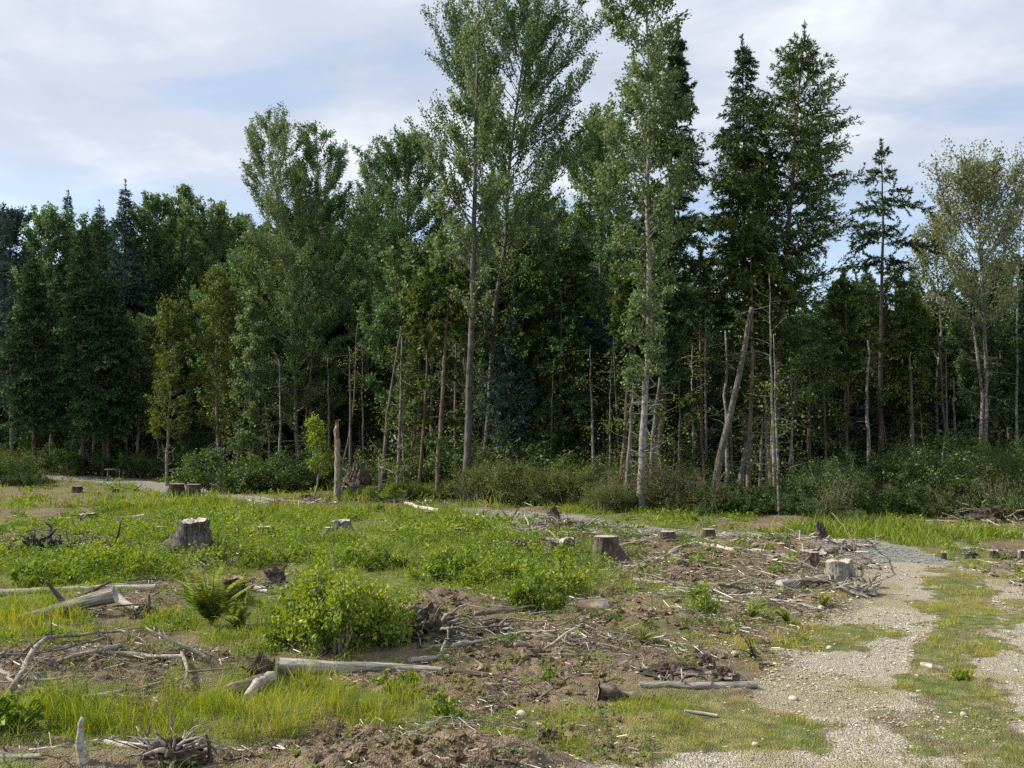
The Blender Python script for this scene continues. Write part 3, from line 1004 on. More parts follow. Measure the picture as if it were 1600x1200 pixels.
# middle-height trees standing in front of the wood
hero('young_alder', make_broad, 44.0, [(262, 748), (264, 650), (268, 560), (272, 478)], 40, M['bark_pale'], M['shrub_olive'],
     'olive-green young tree with two pale stems at the wood edge above the twin dark stumps', 60, wtrunk=5, cbpy=690, prof=((0, .6), (.3, 1), (.7, .7), (1, .2)),
     n_limb=36, leaves=9500, leaf=.12, elev=(8, 55), plume=.2)
hero('young_alder', make_broad, 45.0, [(345, 742), (342, 640), (336, 430)], 38, M['bark_pale'], M['shrub_olive'],
     'slender yellow-green tree between the two-stemmed alder and the joined cottonwoods', 61, wtrunk=5, cbpy=690, prof=((0, .6), (.3, 1), (.7, .8), (1, .2)),
     n_limb=40, leaves=11000, leaf=.12, elev=(8, 55), plume=.2)
hero('young_alder', make_broad, 43.0, [(392, 742), (396, 640), (400, 470)], 30, M['bark_pale'], M['cotton_pale'],
     'thin pale-leaved tree hanging in front of the joined cottonwoods', 62, wtrunk=5, cbpy=715, prof=((0, .8), (.5, 1), (1, .3)),
     n_limb=36, leaves=11000, leaf=.13, elev=(0, 50), plume=.1)
hero('sapling', make_broad, 31.5, [(492, 772), (493, 730), (492, 664)], 15, M['bark_pale'], M['bright'],
     'small bright green sapling standing alone left of the broken bare pole', 63, wtrunk=2.2, cbpy=745, prof=((0, .6), (.3, 1), (.6, .75), (1, .2)),
     n_limb=18, leaves=2600, leaf=.075, elev=(25, 65), plume=.4, dead=0)
OLIVE = [(684, 782, 32.0, 705, 398, 46, 440, 11, 'reddish leaning trunk, olive needles, just left of the tall thin-topped tree'),
         (655, 776, 33.0, 668, 420, 34, 470, 7, 'dark thin trunk touching the reddish leaning one'),
         (712, 770, 34.5, 716, 430, 30, 480, 6, 'thin trunk squeezed between the reddish trunk and the tall thin-topped tree'),
         (968, 790, 27.5, 992, 395, 48, 440, 9, 'tree with drooping olive branches at the left foot of the white-barked tree'),
         (1100, 740, 31.0, 1095, 400, 44, 430, 7, 'tree with drooping olive branches between the white-barked tree and the leaning grey trunk'),
         (1170, 770, 27.5, 1172, 360, 46, 400, 9, 'tree with drooping olive branches behind the top of the leaning grey trunk'),
         (895, 745, 35.0, 900, 380, 48, 430, 7, 'tree with drooping olive branches above the olive bushes in the middle'),
         (1320, 760, 33.0, 1318, 430, 40, 520, 6, 'olive-needled tree left of the slim lone fir'),
         (1425, 745, 34.0, 1428, 470, 36, 540, 6, 'olive-needled tree right of the slim lone fir'),
         (788, 752, 36.0, 796, 420, 40, 520, 8, 'olive-needled tree between the broad cottonwood trunk and the bushes')]
for i, (bx, by, Y, tx, ty, W, cby, wt, desc) in enumerate(OLIVE):
    hero('hemlock_tree', make_fir, Y, [(bx, by), ((bx + tx) / 2 + (4 if i % 2 else -3), (by + ty) / 2), (tx, ty)], W, M['bark_brown'], M['fir_olive'],
         desc, 80 + i, wtrunk=wt, cbpy=cby + 60, cardsn=15000, needle=.15, prof=((0, .8), (.4, 1), (.8, .6), (1, .1)), gap=.42, per=4, droop=.55, rise=.2, ragged=.5, missing=.25, dead=70, lower=6)

# --- bare and thin trunks that stand out in front
def bare_trunk(name, Y, path, wpx, mat, label, seed, twigs=10, top='broken', cat='tree', leaves=0, group=None):
    rng = np.random.default_rng(seed)
    bx, _ = at_depth(path[0][0], 700, Y)
    z0 = gz(bx, Y)
    pts = []
    for (px, py) in path:
        x, z = at_depth(px, py, Y)
        pts.append((x - bx, 0, z - z0))
    pts[0] = (0, 0, -0.25)
    pts = np.array(pts)
    n = 14
    s = np.linspace(0, len(pts) - 1, n)
    PP = np.stack([np.interp(s, np.arange(len(pts)), pts[:, i]) for i in range(3)], -1)
    PP += rng.normal(0, 0.02, PP.shape) * np.linspace(0, 1, n)[:, None]
    r = wpx * Y / F / 2
    g = Geo()
    g.tube(PP, np.linspace(r * 1.1, r * (0.55 if top == 'broken' else .25), n), 9, .5, True, .14, rng)
    L = np.linalg.norm(PP[-1] - PP[0])
    A, B = [], []
    for i in range(twigs):
        f = rng.uniform(.2, .98)
        q = np.array([np.interp(f * (n - 1), np.arange(n), PP[:, c]) for c in range(3)])
        az = rng.random() * 6.28
        d = np.array([math.cos(az), math.sin(az), rng.uniform(-.3, .6)])
        l = rng.uniform(.3, 1.3)
        e = q + d * l + rng.normal(0, .1, 3)
        g.tube(np.array([q, (q + e) / 2 + rng.normal(0, .05, 3), e]), [.012, .008, .003], 3, .5, False)
        A.append(q)
        B.append(e)
    root = empty(name, (bx, Y, z0), label, cat, group)
    link('trunk', g.mesh('trunk', mat), root)
    if leaves:
        A, B = np.array(A), np.array(B)
        idx = rng.integers(0, len(A), leaves)
        Pn = A[idx] + (B[idx] - A[idx]) * rng.uniform(.3, 1.1, (leaves, 1)) + rng.normal(0, .12, (leaves, 3))
        V, Q = cards(Pn, rng.normal(0, 1, (leaves, 3)), rng.normal(0, 1, (leaves, 3)), .09, .06)
        link('crown', mesh_np('crown', V, [Q], M['shrub_olive'], np.repeat(rng.random(leaves), 4), False), root)
    return root, PP, r


rt, PPs, rr_ = bare_trunk('broken_snag', 31.0, [(528, 778), (528, 720), (526, 664)], 11, M['snag'], 'bare broken pole of a dead tree with an orange splintered top, standing alone', 201, 0, cat='dead tree')
g = Geo()
rngx = np.random.default_rng(5)
for i in range(7):
    a = i * .9
    b0 = PPs[-1] + np.array([math.cos(a), math.sin(a), 0]) * rr_ * .42
    g.tube(np.array([b0 + np.array([0, 0, -.9 - .5 * rngx.random()]), b0 + np.array([0, 0, -.3]) + rngx.normal(0, .008, 3), b0 + np.array([0, 0, .04 + .2 * rngx.random()])]), [rr_ * .3, rr_ * .32, .006], 4)
link('splintered_top', g.mesh('splintered_top', M['orange_wood']), rt)
bare_trunk('dead_trunk', 25.5, [(1104, 792), (1128, 700), (1152, 600), (1165, 540), (1175, 480)], 12, M['bark_grey'],
           'thick bare grey trunk leaning strongly to the right in front of the firs', 202, 14, cat='dead tree')
bare_trunk('dead_trunk', 27.0, [(1148, 730), (1164, 700), (1182, 678)], 9, M['bark_grey'], 'short broken grey trunk leaning right just behind the thick leaning trunk', 203, 2, cat='dead tree')
THIN = [(597, 755, 36, 606, 640, 626, 520, 9, 'bark_grey', 'dark leaning trunk right of the broken pole, its foot behind the narrow cut stump'),
        (621, 752, 34, 626, 640, 628, 510, 6, 'bark_pale', 'thin pale trunk immediately right of the dark leaning trunk'),
        (640, 758, 34, 645, 700, 650, 650, 6, 'bark_brown', 'short reddish trunk between the thin pale trunk and the reddish leaning hemlock'),
        (634, 752, 34.5, 630, 690, 624, 640, 4, 'bark_pale', 'crooked thin stem crossing behind the thin pale trunk'),
        (756, 720, 35, 768, 600, 772, 470, 8, 'bark_pale', 'white lower trunk seen above the olive bushes, right of the tall thin-topped tree'),
        (783, 725, 34, 786, 620, 790, 520, 6, 'bark_brown', 'brown thin trunk above the olive bushes, right of the white lower trunk'),
        (975, 775, 25.5, 984, 690, 990, 600, 9, 'bark_grey', 'grey trunk leaning left at the foot of the white-barked tree'),
        (1016, 775, 26.2, 1020, 690, 1030, 590, 10, 'bark_grey', 'smooth grey trunk touching the right side of the white-barked tree'),
        (1042, 785, 25.8, 1034, 735, 1022, 680, 4, 'bark_pale', 'thin stem propped against the smooth grey trunk'),
        (953, 745, 29, 953, 640, 955, 545, 4, 'bark_pale', 'pencil-thin pale trunk left of the drooping olive tree beside the white-barked tree'),
        (1083, 720, 31, 1082, 600, 1082, 540, 5, 'bark_pale', 'left of the two pencil-thin white trunks left of the thick leaning trunk'),
        (1103, 720, 33, 1102, 600, 1102, 470, 5, 'bark_pale', 'right of the two pencil-thin white trunks left of the thick leaning trunk'),
        (1216, 815, 23.6, 1214, 700, 1208, 520, 5, 'bark_pale', 'white trunk closest to the clearing in the cluster right of the leaning trunk'),
        (1210, 780, 26, 1206, 640, 1202, 430, 6, 'bark_pale', 'tallest white trunk in the cluster right of the leaning trunk'),
        (1197, 765, 27, 1196, 680, 1196, 600, 5, 'bark_grey', 'grey trunk at the left side of the white cluster'),
        (1228, 770, 26.5, 1236, 680, 1244, 590, 5, 'bark_pale', 'white trunk slanting right in the cluster'),
        (1239, 768, 27.5, 1238, 690, 1236, 560, 4, 'bark_pale', 'thin straight white stem at the right side of the cluster'),
        (1184, 760, 28, 1190, 700, 1192, 650, 6, 'bark_grey', 'grey trunk leaning between the leaning trunk and the white cluster'),
        (1290, 730, 33, 1288, 650, 1286, 560, 5, 'bark_brown', 'brown trunk above the left part of the dark thicket'),
        (1322, 720, 33, 1321, 640, 1320, 540, 5, 'bark_pale', 'thin pale trunk above the middle of the dark thicket'),
        (1427, 735, 32, 1424, 640, 1422, 550, 7, 'bark_grey', 'broken-barked grey trunk right of the lone fir'),
        (1480, 740, 33, 1479, 640, 1478, 545, 5, 'bark_grey', 'dark thin trunk between the lone fir and the airy birch'),
        (1586, 770, 27, 1588, 640, 1592, 330, 5, 'bark_pale', 'white trunk at the right edge of the picture'),
        (437, 740, 42, 438, 660, 436, 560, 5, 'bark_pale', 'pale stem below the left cottonwood crown'),
        (548, 745, 40, 548, 640, 546, 540, 6, 'bark_grey', 'grey trunk just right of the broken pole, behind the root wad'),
        (515, 745, 44, 514, 650, 512, 560, 5, 'bark_grey', 'dim trunk behind the small bright sapling'),
        (594, 765, 31.5, 593, 740, 592, 716, 4, 'snag', 'short thin dead stem behind the narrow cut stump'),
        (1060, 740, 30, 1062, 640, 1060, 520, 5, 'bark_grey', 'grey trunk right of the smooth grey trunk'),
        (1142, 740, 31, 1142, 660, 1144, 560, 5, 'bark_grey', 'thin dark trunk crossed by the thick leaning trunk'),
        (1262, 740, 31, 1264, 640, 1266, 520, 6, 'bark_fir', 'dark trunk just right of the white cluster'),
        (860, 740, 33, 862, 640, 866, 560, 4, 'bark_fir', 'dark thin trunk rising behind the brown brush in the middle'),
        (928, 745, 31, 925, 640, 920, 540, 5, 'bark_pale', 'pale crooked trunk above the right end of the olive bushes')]
for i, (bx, by, Y, mx_, my_, tx, ty, w, mt, lab) in enumerate(THIN):
    bare_trunk('thin_tree', Y, [(bx, by), (mx_, my_), (tx, ty)], w, M[mt], lab, 220 + i, 16, 'thin', leaves=260)

# --- slender stems scattered through the front of the wood
rng = np.random.default_rng(77)
SLIM = []
for i, mt in enumerate(['bark_grey', 'bark_pale', 'bark_brown', 'bark_pale', 'bark_grey']):
    r_ = np.random.default_rng(770 + i)
    g = Geo()
    n = 12
    z = np.linspace(-.2, 7.5, n)
    PPt = np.stack([np.cumsum(r_.normal(0, .045, n)), np.cumsum(r_.normal(0, .045, n)), z], -1)
    PPt -= [PPt[0, 0], PPt[0, 1], 0]
    g.tube(PPt, np.linspace(.075, .028, n) * r_.uniform(.8, 1.3), 7, .5, True, .16, r_)
    for q in range(26):
        f = r_.uniform(.12, .98)
        a = np.array([np.interp(f * (n - 1), np.arange(n), PPt[:, c]) for c in range(3)])
        az = r_.random() * 6.28
        l = r_.uniform(.2, 1.3)
        e = a + np.array([math.cos(az), math.sin(az), r_.uniform(-.35, .4)]) * l
        g.tube(np.array([a, (a + e) / 2 + r_.normal(0, .05, 3), e]), [.010, .006, .002], 3, .5, False)
    SLIM.append(g.mesh('slender_trunk', M[mt]))
ZS = [(0, 'left of the joined cottonwoods'), (380, 'between the joined cottonwoods and the reddish leaning trunk'), (700, 'between the tall thin-topped tree and the white-barked tree'),
      (1010, 'between the white-barked tree and the white cluster'), (1230, 'above the dark thicket at the right')]
for i in range(46):
    px = 60 + 1560 * ((i * 0.61803 + .11) % 1.0)
    Y = rng.uniform(28.5, 39) if px > 650 else (rng.uniform(40, 48) if px > 360 else rng.uniform(52, 58))
    if 740 < px < 960:
        Y += 5
    if 590 < px < 730:
        continue
    x, _ = at_depth(px, 700, Y)
    k_ = int(rng.integers(0, 5))
    o = link('thin_tree', SLIM[k_], None, (x, Y, gz(x, Y)), (rng.normal(0, .05), rng.normal(0, .05), rng.random() * 6.28))
    hs_ = rng.uniform(.5, 1.0) * (1.2 if px < 650 else 1)
    sw_ = rng.uniform(.5, .95)
    o.scale = (sw_, sw_, hs_)
    zt = ZS[max(0, sum(1 for q in ZS if px >= q[0]) - 1)][1]
    col_ = {'bark_grey': 'grey', 'bark_pale': 'pale', 'bark_brown': 'brown'}[['bark_grey', 'bark_pale', 'bark_brown', 'bark_pale', 'bark_grey'][k_]]
    tag(o, 'slender twiggy %s trunk ' % col_ + zt, 'tree', 'slender %s trunks ' % col_ + zt)

# --- the wood behind: copies of a few source trees
rng = np.random.default_rng(99)
PROTO = []
for i, (kd, mt, bk) in enumerate([('f', 'fir', 'bark_fir'), ('f', 'fir_blue', 'bark_fir'), ('f', 'fir', 'bark_brown'), ('b', 'cotton', 'bark_grey'), ('b', 'cotton', 'bark_pale'), ('b', 'cotton_pale', 'bark_pale'), ('f', 'fir_olive', 'bark_pale')]):
    r_ = np.random.default_rng(300 + i)
    if kd == 'f':
        PROTO.append(('fir_tree', make_fir(r_, 12.0, .13, cb=.22 if i != 6 else .4, W=2.0, cardsn=20000, needle=.22, gap=.5, dead=40, ragged=.35, lower=6), M[bk], M[mt], 'dark needle-leaved tree'))
    else:
        PROTO.append(('leafy_tree', make_broad(r_, 12.0, .12, cb=.28, W=2.3, n_limb=40, leaves=15000, leaf=.18, elev=(15, 62), dead=20, prof=((0, .6), (.4, 1), (.8, .75), (1, .25))), M[bk], M[mt], 'leafy tree'))
ZONES = [(0, 'deep in the wood behind the far left firs'), (330, 'deep in the wood behind the joined cottonwoods'),
         (690, 'deep in the wood behind the broad cottonwood'), (1040, 'deep in the wood behind the tall firs and the leaning trunk'), (1300, 'deep in the wood behind the lone fir and the airy birch')]
SKYL = [(-300, 400), (0, 380), (100, 370), (200, 360), (350, 360), (450, 340), (600, 340), (700, 400), (800, 350), (900, 300), (1000, 360), (1050, 460), (1120, 470), (1200, 430), (1300, 430), (1400, 410), (1480, 420), (1600, 400), (1900, 400)]
roots = []
cands = []
for i in range(185):
    px = -140 + 1880 * ((i * 0.61803) % 1.0)
    y0 = 33 if px > 640 else (50 if px > 330 else 58)
    Y = y0 + 26 * rng.random() ** 1.15
    cands.append((px + rng.normal(0, 8), Y))
for i, (px, Y) in enumerate(cands):
    x, _ = at_depth(px, 700, Y)
    z0 = gz(x, Y)
    top = np.interp(px, [q[0] for q in SKYL], [q[1] for q in SKYL]) + rng.random() ** 1.5 * 150
    H = at_depth(px, top, Y)[1] - z0
    kdp = rng.choice(7, p=[.26, .16, .18, .08, .06, .06, .20]) if px > 860 else rng.choice(7, p=[.2, .16, .14, .18, .12, .08, .12]) if px > 200 else rng.choice(7, p=[.28, .26, .14, .16, .06, .04, .06])
    zi = sum(1 for q in ZONES if px >= q[0]) - 1
    zi = max(0, zi)
    nm, geo, bk, lm, lab = PROTO[kdp]
    kind = {'fir': 'needle-leaved', 'leaf': 'leafy'}['fir' if nm == 'fir_tree' else 'leaf']
    label = kind + ' tree ' + ZONES[zi][1]
    grp = kind + ' trees ' + ZONES[zi][1]
    s = H / 12.0
    src = next((r for k, r in roots if k == kdp), None)
    if src is None:
        src = put_tree(nm, geo, (x, Y, z0), bk, lm, label, 'tree', grp)
        src.scale = (s * rng.uniform(.8, 1.1), s * rng.uniform(.8, 1.1), s)
        roots.append((kdp, src))
    else:
        copy_thing(src, (x, Y, z0), rng.random() * 6.28, (s * rng.uniform(.75, 1.15), s * rng.uniform(.75, 1.15), s), label, grp)

# --- young trees filling the lower storey of the wood
src_of = dict(roots)
LOWZ = [(250, 'among the trunks between the two-stemmed alder and the broken pole'), (640, 'among the trunks around the tall thin-topped tree'), (900, 'among the trunks around the white-barked tree and the leaning trunk'), (1240, 'above the dark thicket at the right')]
for i in range(26):
    px = 150 + 1480 * ((i * 0.61803 + .3) % 1.0)
    Y = rng.uniform(33, 44) if px > 640 else rng.uniform(46, 56)
    kdp = int(rng.choice([0, 2, 3, 5, 6], p=[.2, .12, .2, .2, .28]))
    if kdp not in src_of:
        continue
    x, _ = at_depth(px, 700, Y)
    H = rng.uniform(3.2, 8.0) * (1.25 if px < 640 else 1)
    s = H / 12.0
    zi = max(0, sum(1 for q in LOWZ if px >= q[0]) - 1)
    kind = 'needle-leaved' if kdp in (0, 1, 2, 6) else 'leafy'
    c = copy_thing(src_of[kdp], (x, Y, gz(x, Y)), rng.random() * 6.28, (s * rng.uniform(.8, 1.2), s * rng.uniform(.8, 1.2), s), 'young %s tree %s' % (kind, LOWZ[zi][1]), 'young %s trees %s' % (kind, LOWZ[zi][1]))
    c['category'] = 'young tree'

# --- far wood: one mass of foliage and stems that nobody could count
rng = np.random.default_rng(7)
g = Geo()
PV = []
n_t = 170
for i in range(n_t):
    px = rng.uniform(-350, 1950)
    Y = rng.uniform(84, 125)
    x, _ = at_depth(px, 700, Y)
    top = np.interp(px, [q[0] for q in SKYL], [q[1] for q in SKYL]) + rng.uniform(0, 90) + 25
    H = at_depth(px, top, Y)[1]
    g.tube(np.array([[x, Y, 0], [x + rng.normal(0, .3), Y, H * .6], [x, Y, H]]), [.22, .15, .04], 5, .5, False)
    n = 1500
    t = rng.random(n)
    rr = (1 - t) ** .8 * 3.4 * np.sqrt(rng.random(n)) + .2
    a = rng.random(n) * 6.28
    PV.append(np.stack([x + rr * np.cos(a), Y + rr * np.sin(a), base_h(np.array([x]), np.array([Y]))[0] + .3 + t * H], -1))
PV = np.vstack(PV)
n = len(PV)
sz = rng.uniform(.25, .7, n)
V, Q = cards(PV, rng.normal(0, 1, (n, 3)), rng.normal(0, 1, (n, 3)), sz, sz * .6)
m_far = mesh_np('far_wood_foliage', V, [Q], M['fir'], np.repeat(rng.random(n), 4), False)
far = tag(link('far_wood', m_far), 'far mass of woodland closing the view behind all the trees', 'woods', kind='stuff')
link('stems', g.mesh('stems', M['bark_fir']), far)

# ------------------------------------------------------------------ shrubs, bushes, ferns
def shrub_geo(rng, h, w, leaves, leaf, stems=14, upright=0.5, bare=0.2, narrow=False, foot=.25):
    g = Geo()
    A, B = [], []
    for i in range(stems):
        az = rng.random() * 6.28
        rr = w * np.sqrt(rng.random()) * (0.5 if narrow else 0.95)
        hh = h * rng.uniform(.35, 1.0) * (1 - 0.45 * (rr / w) ** 2)
        e = np.array([math.cos(az) * rr, math.sin(az) * rr, hh])
        b = e * np.array([foot, foot, 0]) + np.array([0, 0, -.05])
        mid = (b + e) / 2 + np.array([0, 0, hh * .12]) + rng.normal(0, .05 * w, 3)
        g.tube(np.array([b, mid, e]), [.014 * h + .003, .008 * h + .002, .002], 4, .5, False)
        for j in range(5):
            f = rng.uniform(.3, 1)
            q = b + (e - b) * f + np.array([0, 0, hh * .1 * (1 - abs(2 * f - 1))])
            d = unit(np.array([math.cos(az), math.sin(az), upright]) * .5 + rng.normal(0, .6, 3))
            ee = q + d * rng.uniform(.12, .32) * h
            g.tube(np.array([q, ee]), [.005 * h + .001, .0015], 3, .5, False)
            if f > bare:
                A.append(q)
                B.append(ee)
    A, B = np.array(A), np.array(B)
    idx = rng.integers(0, len(A), leaves)
    Pn = A[idx] + (B[idx] - A[idx]) * rng.uniform(0, 1.1, (leaves, 1)) + rng.normal(0, .045 * h, (leaves, 3))
    Pn[:, 2] = np.abs(Pn[:, 2])
    D = rng.normal(0, 1, (leaves, 3)) + np.array([0, 0, upright * .6])
    N = rng.normal(0, 1, (leaves, 3)) + np.array([0, 0, .6])
    sz = leaf * rng.uniform(.6, 1.3, leaves)
    V, Q = cards(Pn, D, N, sz, sz * .55, .15)
    tn = np.clip(rng.normal(.45, .2, leaves) + (rng.random(len(A))[idx] - .5) * .3, 0, 1)
    return g, V, Q, np.repeat(tn, 4)


def put_shrub(name, geo, loc, stem_m, leafm, label, cat='bush', group=None):
    g, V, Q, tn = geo
    root = empty(name, loc, label, cat, group)
    link('stems', g.mesh('stems', stem_m), root)
    link('leaves', mesh_np('leaves', V, [Q], leafm, tn, False), root)
    return root


rng = np.random.default_rng(400)
SH = {}
for kd, (h, w, n, lf, st, mt, up) in {'dark': (2.0, 1.5, 9000, .075, 26, 'shrub', .4), 'olive': (2.0, 1.4, 7000, .07, 26, 'shrub_olive', .6), 'dark2': (1.4, 1.6, 7000, .075, 22, 'shrub', .3),
                                      'brush': (2.2, 1.1, 1500, .07, 42, 'shrub_olive', 1.0), 'low': (0.7, .7, 2600, .055, 14, 'bright', .6), 'deep': (1.8, 1.8, 6000, .10, 20, 'shrub', .3)}.items():
    SH[kd] = [shrub_geo(np.random.default_rng(410 + j + len(kd)), h, w, n, lf, st, up) for j in range(2)] + [mt]
SROOT = {}


def shrub(kd, px, Y, hpx, label, group, jit=0):
    x, _ = at_depth(px, 700, Y)
    z0 = gz(x, Y)
    hh = {'dark': 2.0, 'olive': 2.0, 'dark2': 1.4, 'brush': 2.2, 'low': .7, 'deep': 1.8}[kd]
    s = hpx * Y / F / hh
    v = int(rng.integers(0, 2))
    key = (kd, v)
    sc = (s * rng.uniform(.85, 1.25), s * rng.uniform(.85, 1.25), s * rng.uniform(.85, 1.1))
    if key not in SROOT:
        r = put_shrub('shrub' if kd != 'brush' else 'brush_clump', SH[kd][v], (x, Y, z0), M['root'] if kd != 'brush' else M['brush'], M[SH[kd][2]], label, 'shrub', group)
        r.scale = sc
        SROOT[key] = r
        return r
    return copy_thing(SROOT[key], (x, Y, z0), rng.random() * 6.28, sc, label, group)


def row(kd, n, x0, x1, Y0, Y1, h0, h1, label, group):
    for i in range(n):
        shrub(kd, x0 + (x1 - x0) * (i + rng.random()) / n, rng.uniform(Y0, Y1), rng.uniform(h0, h1), label, group)


row('olive', 9, 745, 890, 28.5, 31, 52, 88, 'olive green bush between the tall thin-topped tree and the drooping dark branches', 'olive bushes right of the tall thin-topped tree')
row('dark', 7, 860, 960, 28, 31, 50, 90, 'dusky bush behind the gravel track in the middle of the wood edge', 'dusky bushes in the middle of the wood edge')
row('brush', 6, 925, 1110, 24.5, 27, 60, 105, 'thin-stemmed brownish brush around the feet of the white-barked tree', 'brush around the white-barked tree')
row('olive', 11, 930, 1100, 24.5, 27, 34, 66, 'low yellow-green bush around the feet of the white-barked tree', 'low bushes around the white-barked tree')
row('dark2', 8, 1080, 1250, 24, 26.5, 35, 75, 'low dark shrub at the foot of the leaning trunk and the white cluster', 'low shrubs at the foot of the leaning trunk')
row('dark', 20, 1240, 1640, 23.5, 28.5, 52, 118, 'dark green shrub of the tall thicket below the lone fir and the airy birch', 'dark thicket at the right wood edge')
row('dark2', 10, 1250, 1620, 21.5, 23.5, 24, 52, 'low shrub along the front foot of the dark thicket', 'low shrubs in front of the dark thicket')
row('olive', 5, 1500, 1640, 25, 28, 60, 100, 'olive shrub among the dark thicket near the right edge', 'olive shrubs near the right edge')
row('brush', 6, 1260, 1600, 22, 25, 50, 80, 'leafless brown brush in the dark thicket', 'leafless brush in the dark thicket')
row('olive', 8, 590, 720, 31, 34, 22, 42, 'small yellow-green bush at the foot of the reddish leaning trunk', 'small bushes left of the tall thin-topped tree')
row('low', 6, 590, 670, 30.5, 32.5, 18, 34, 'small bright leafy shrub between the narrow cut stump and the reddish leaning trunk', 'bright shrubs behind the narrow cut stump')
row('deep', 12, 360, 700, 38, 44, 30, 70, 'shaded shrub under the trees between the two-stemmed alder and the reddish leaning trunk', 'shaded shrubs under the middle-left trees')
row('deep', 10, 60, 360, 48, 54, 26, 55, 'shaded shrub under the far left firs', 'shaded shrubs under the far left firs')
row('brush', 6, 95, 220, 49, 53, 18, 34, 'reddish-brown bramble beside the grassy track at the far left', 'brambles beside the grassy track')
row('deep', 16, 700, 1640, 31, 38, 60, 130, 'shaded shrub deep under the trees right of the tall thin-topped tree', 'shaded shrubs deep under the right trees')
row('deep', 14, 330, 1640, 38, 50, 60, 110, 'dim undergrowth shrub far inside the wood', 'undergrowth far inside the wood')
row('deep', 16, -80, 420, 57, 63, 50, 80, 'shaded bush in the depth behind the far left firs', 'bushes in the depth behind the far left firs')
shrub('dark', 20, 44, 56, 'rounded dark bush cut by the left edge of the picture', None)
shrub('dark2', 52, 43, 30, 'low dark bush in the shade at the end of the grassy track', None)
shrub('olive', 12, 46, 60, 'yellowish tip of a bush above the dark one at the left edge', None)

# single bushes of the clearing
BUSH = [(520, 1008, 140, 76, 'big bright green leafy bush in the middle of the clearing', 6500, .045, 46),
        (598, 1006, 92, 46, 'yellowing right shoulder of the big bright bush', 2200, .045, 22),
        (462, 1006, 80, 48, 'lower left shoulder of the big bright bush', 2000, .042, 22),
        (695, 905, 60, 60, 'dense green bush behind the splintered root pile', 2600, .055, 26),
        (870, 935, 70, 55, 'bright bush at the right end of the leafy strip', 2600, .05, 26),
        (830, 955, 60, 50, 'leafy bush leaning over the brown slash', 2200, .05, 24),
        (770, 915, 50, 60, 'bush in the middle of the leafy strip', 2200, .05, 24),
        (1100, 965, 60, 26, 'small pointed bright shrub in the slash left of the flared grey stump', 700, .045, 12),
        (230, 900, 40, 60, 'low leafy bush left of the fern', 1800, .05, 22),
        (60, 915, 44, 60, 'low leafy bush above the long grey log at the left edge', 1800, .05, 22),
        (150, 895, 40, 56, 'low leafy bush behind the crossed logs', 1800, .05, 22),
        (360, 885, 46, 56, 'leafy bush below the silvery stump', 1800, .05, 22),
        (430, 880, 36, 50, 'leafy bush right of the silvery stump', 1500, .05, 20),
        (180, 770, 26, 30, 'round green bush beside the far gravel path', 900, .06, 14),
        (600, 885, 36, 60, 'leafy bush above the big bright bush', 1700, .05, 22),
        (1500, 1060, 13, 16, 'small tuft-like green plant on the strip between the wheel tracks', 300, .035, 10),
        (10, 1150, 66, 40, 'dark green plant at the bottom left edge', 700, .06, 14),
        (700, 1120, 58, 24, 'spindly little sapling in the grass right of the long log', 160, .045, 5),
        (856, 1072, 62, 16, 'spindly pale shoot beside the rotten log', 120, .035, 3),
        (620, 1075, 26, 40, 'low dark-leaved plant under the long log', 500, .04, 12)]
for i, (px, py, hp, wp, lab, n, lf, st) in enumerate(BUSH):
    p = P(px, py)
    s = p.y / F
    geo = shrub_geo(np.random.default_rng(500 + i), hp * s, wp * s, n, lf, st, 0.9 if hp > 100 else .7, .1, foot=.6 if st > 5 else .2)
    put_shrub('bush', geo, p, M['root'], M['bright' if i % 3 != 2 or i < 3 else 'weed'], lab)


def fern(px, py, hp, n_fr, label, seed, mat='fern', group=None):
    r = np.random.default_rng(seed)
    p = P(px, py)
    s = p.y / F
    H = hp * s
    root = empty('fern', p, label, 'fern', group)
    for i in range(n_fr):
        az = r.random() * 6.28
        L = H * r.uniform(.8, 1.25)
        lean = r.uniform(.15, 1.0)
        t = np.linspace(0, 1, 9)
        h = np.array([math.cos(az), math.sin(az), 0])
        path = h * (L * lean * (t ** 1.3))[:, None] + np.array([0, 0, 1]) * (L * (t - .45 * lean * t ** 2.2))[:, None]
        g = Geo()
        g.tube(path, np.linspace(.006, .002, 9), 4, .4, False)
        n = 34
        f = np.repeat(np.linspace(.12, .99, n), 2)
        q = np.stack([np.interp(f, t, path[:, c]) for c in range(3)], -1)
        side = np.tile([1., -1.], n)
        perp = np.cross(h, [0, 0, 1.0])
        D = perp[None, :] * side[:, None] + h * .35 + np.array([0, 0, .12])
        ll = L * .16 * np.sin(np.clip(f * 1.05, 0, 1) * PI * .86 + .35) + .012
        V, Q = cards(q, D, np.tile(np.cross(perp, h) + np.array([0, 0, 1]), (len(q), 1)) + r.normal(0, .35, (len(q), 3)), ll, ll * .34)
        g.add(V, Q, None, float(.3 + .55 * r.random() if r.random() < .93 else .95))
        link('frond', g.mesh('frond', M[mat], False), root)


fern(330, 978, 92, 22, 'sword fern with yellowed upright fronds beside the tilted sawn stump', 1)
fern(372, 985, 52, 14, 'dark green arching fern at the foot of the taller yellowed fern', 2)
fern(1003, 1008, 30, 8, 'tiny bright fern on the brown soil heap', 3, 'bright')
fern(1175, 968, 34, 9, 'bright fern between the slash pile and the flared grey stump', 4, 'bright')
fern(1285, 948, 26, 8, 'light fern at the foot of the flared grey stump', 5, 'bright')
fern(1230, 975, 34, 8, 'light green fern where the slash pile meets the gravel', 6, 'bright')
fern(45, 900, 28, 9, 'fern in the weeds above the charred heap at the left edge', 7, 'bright')

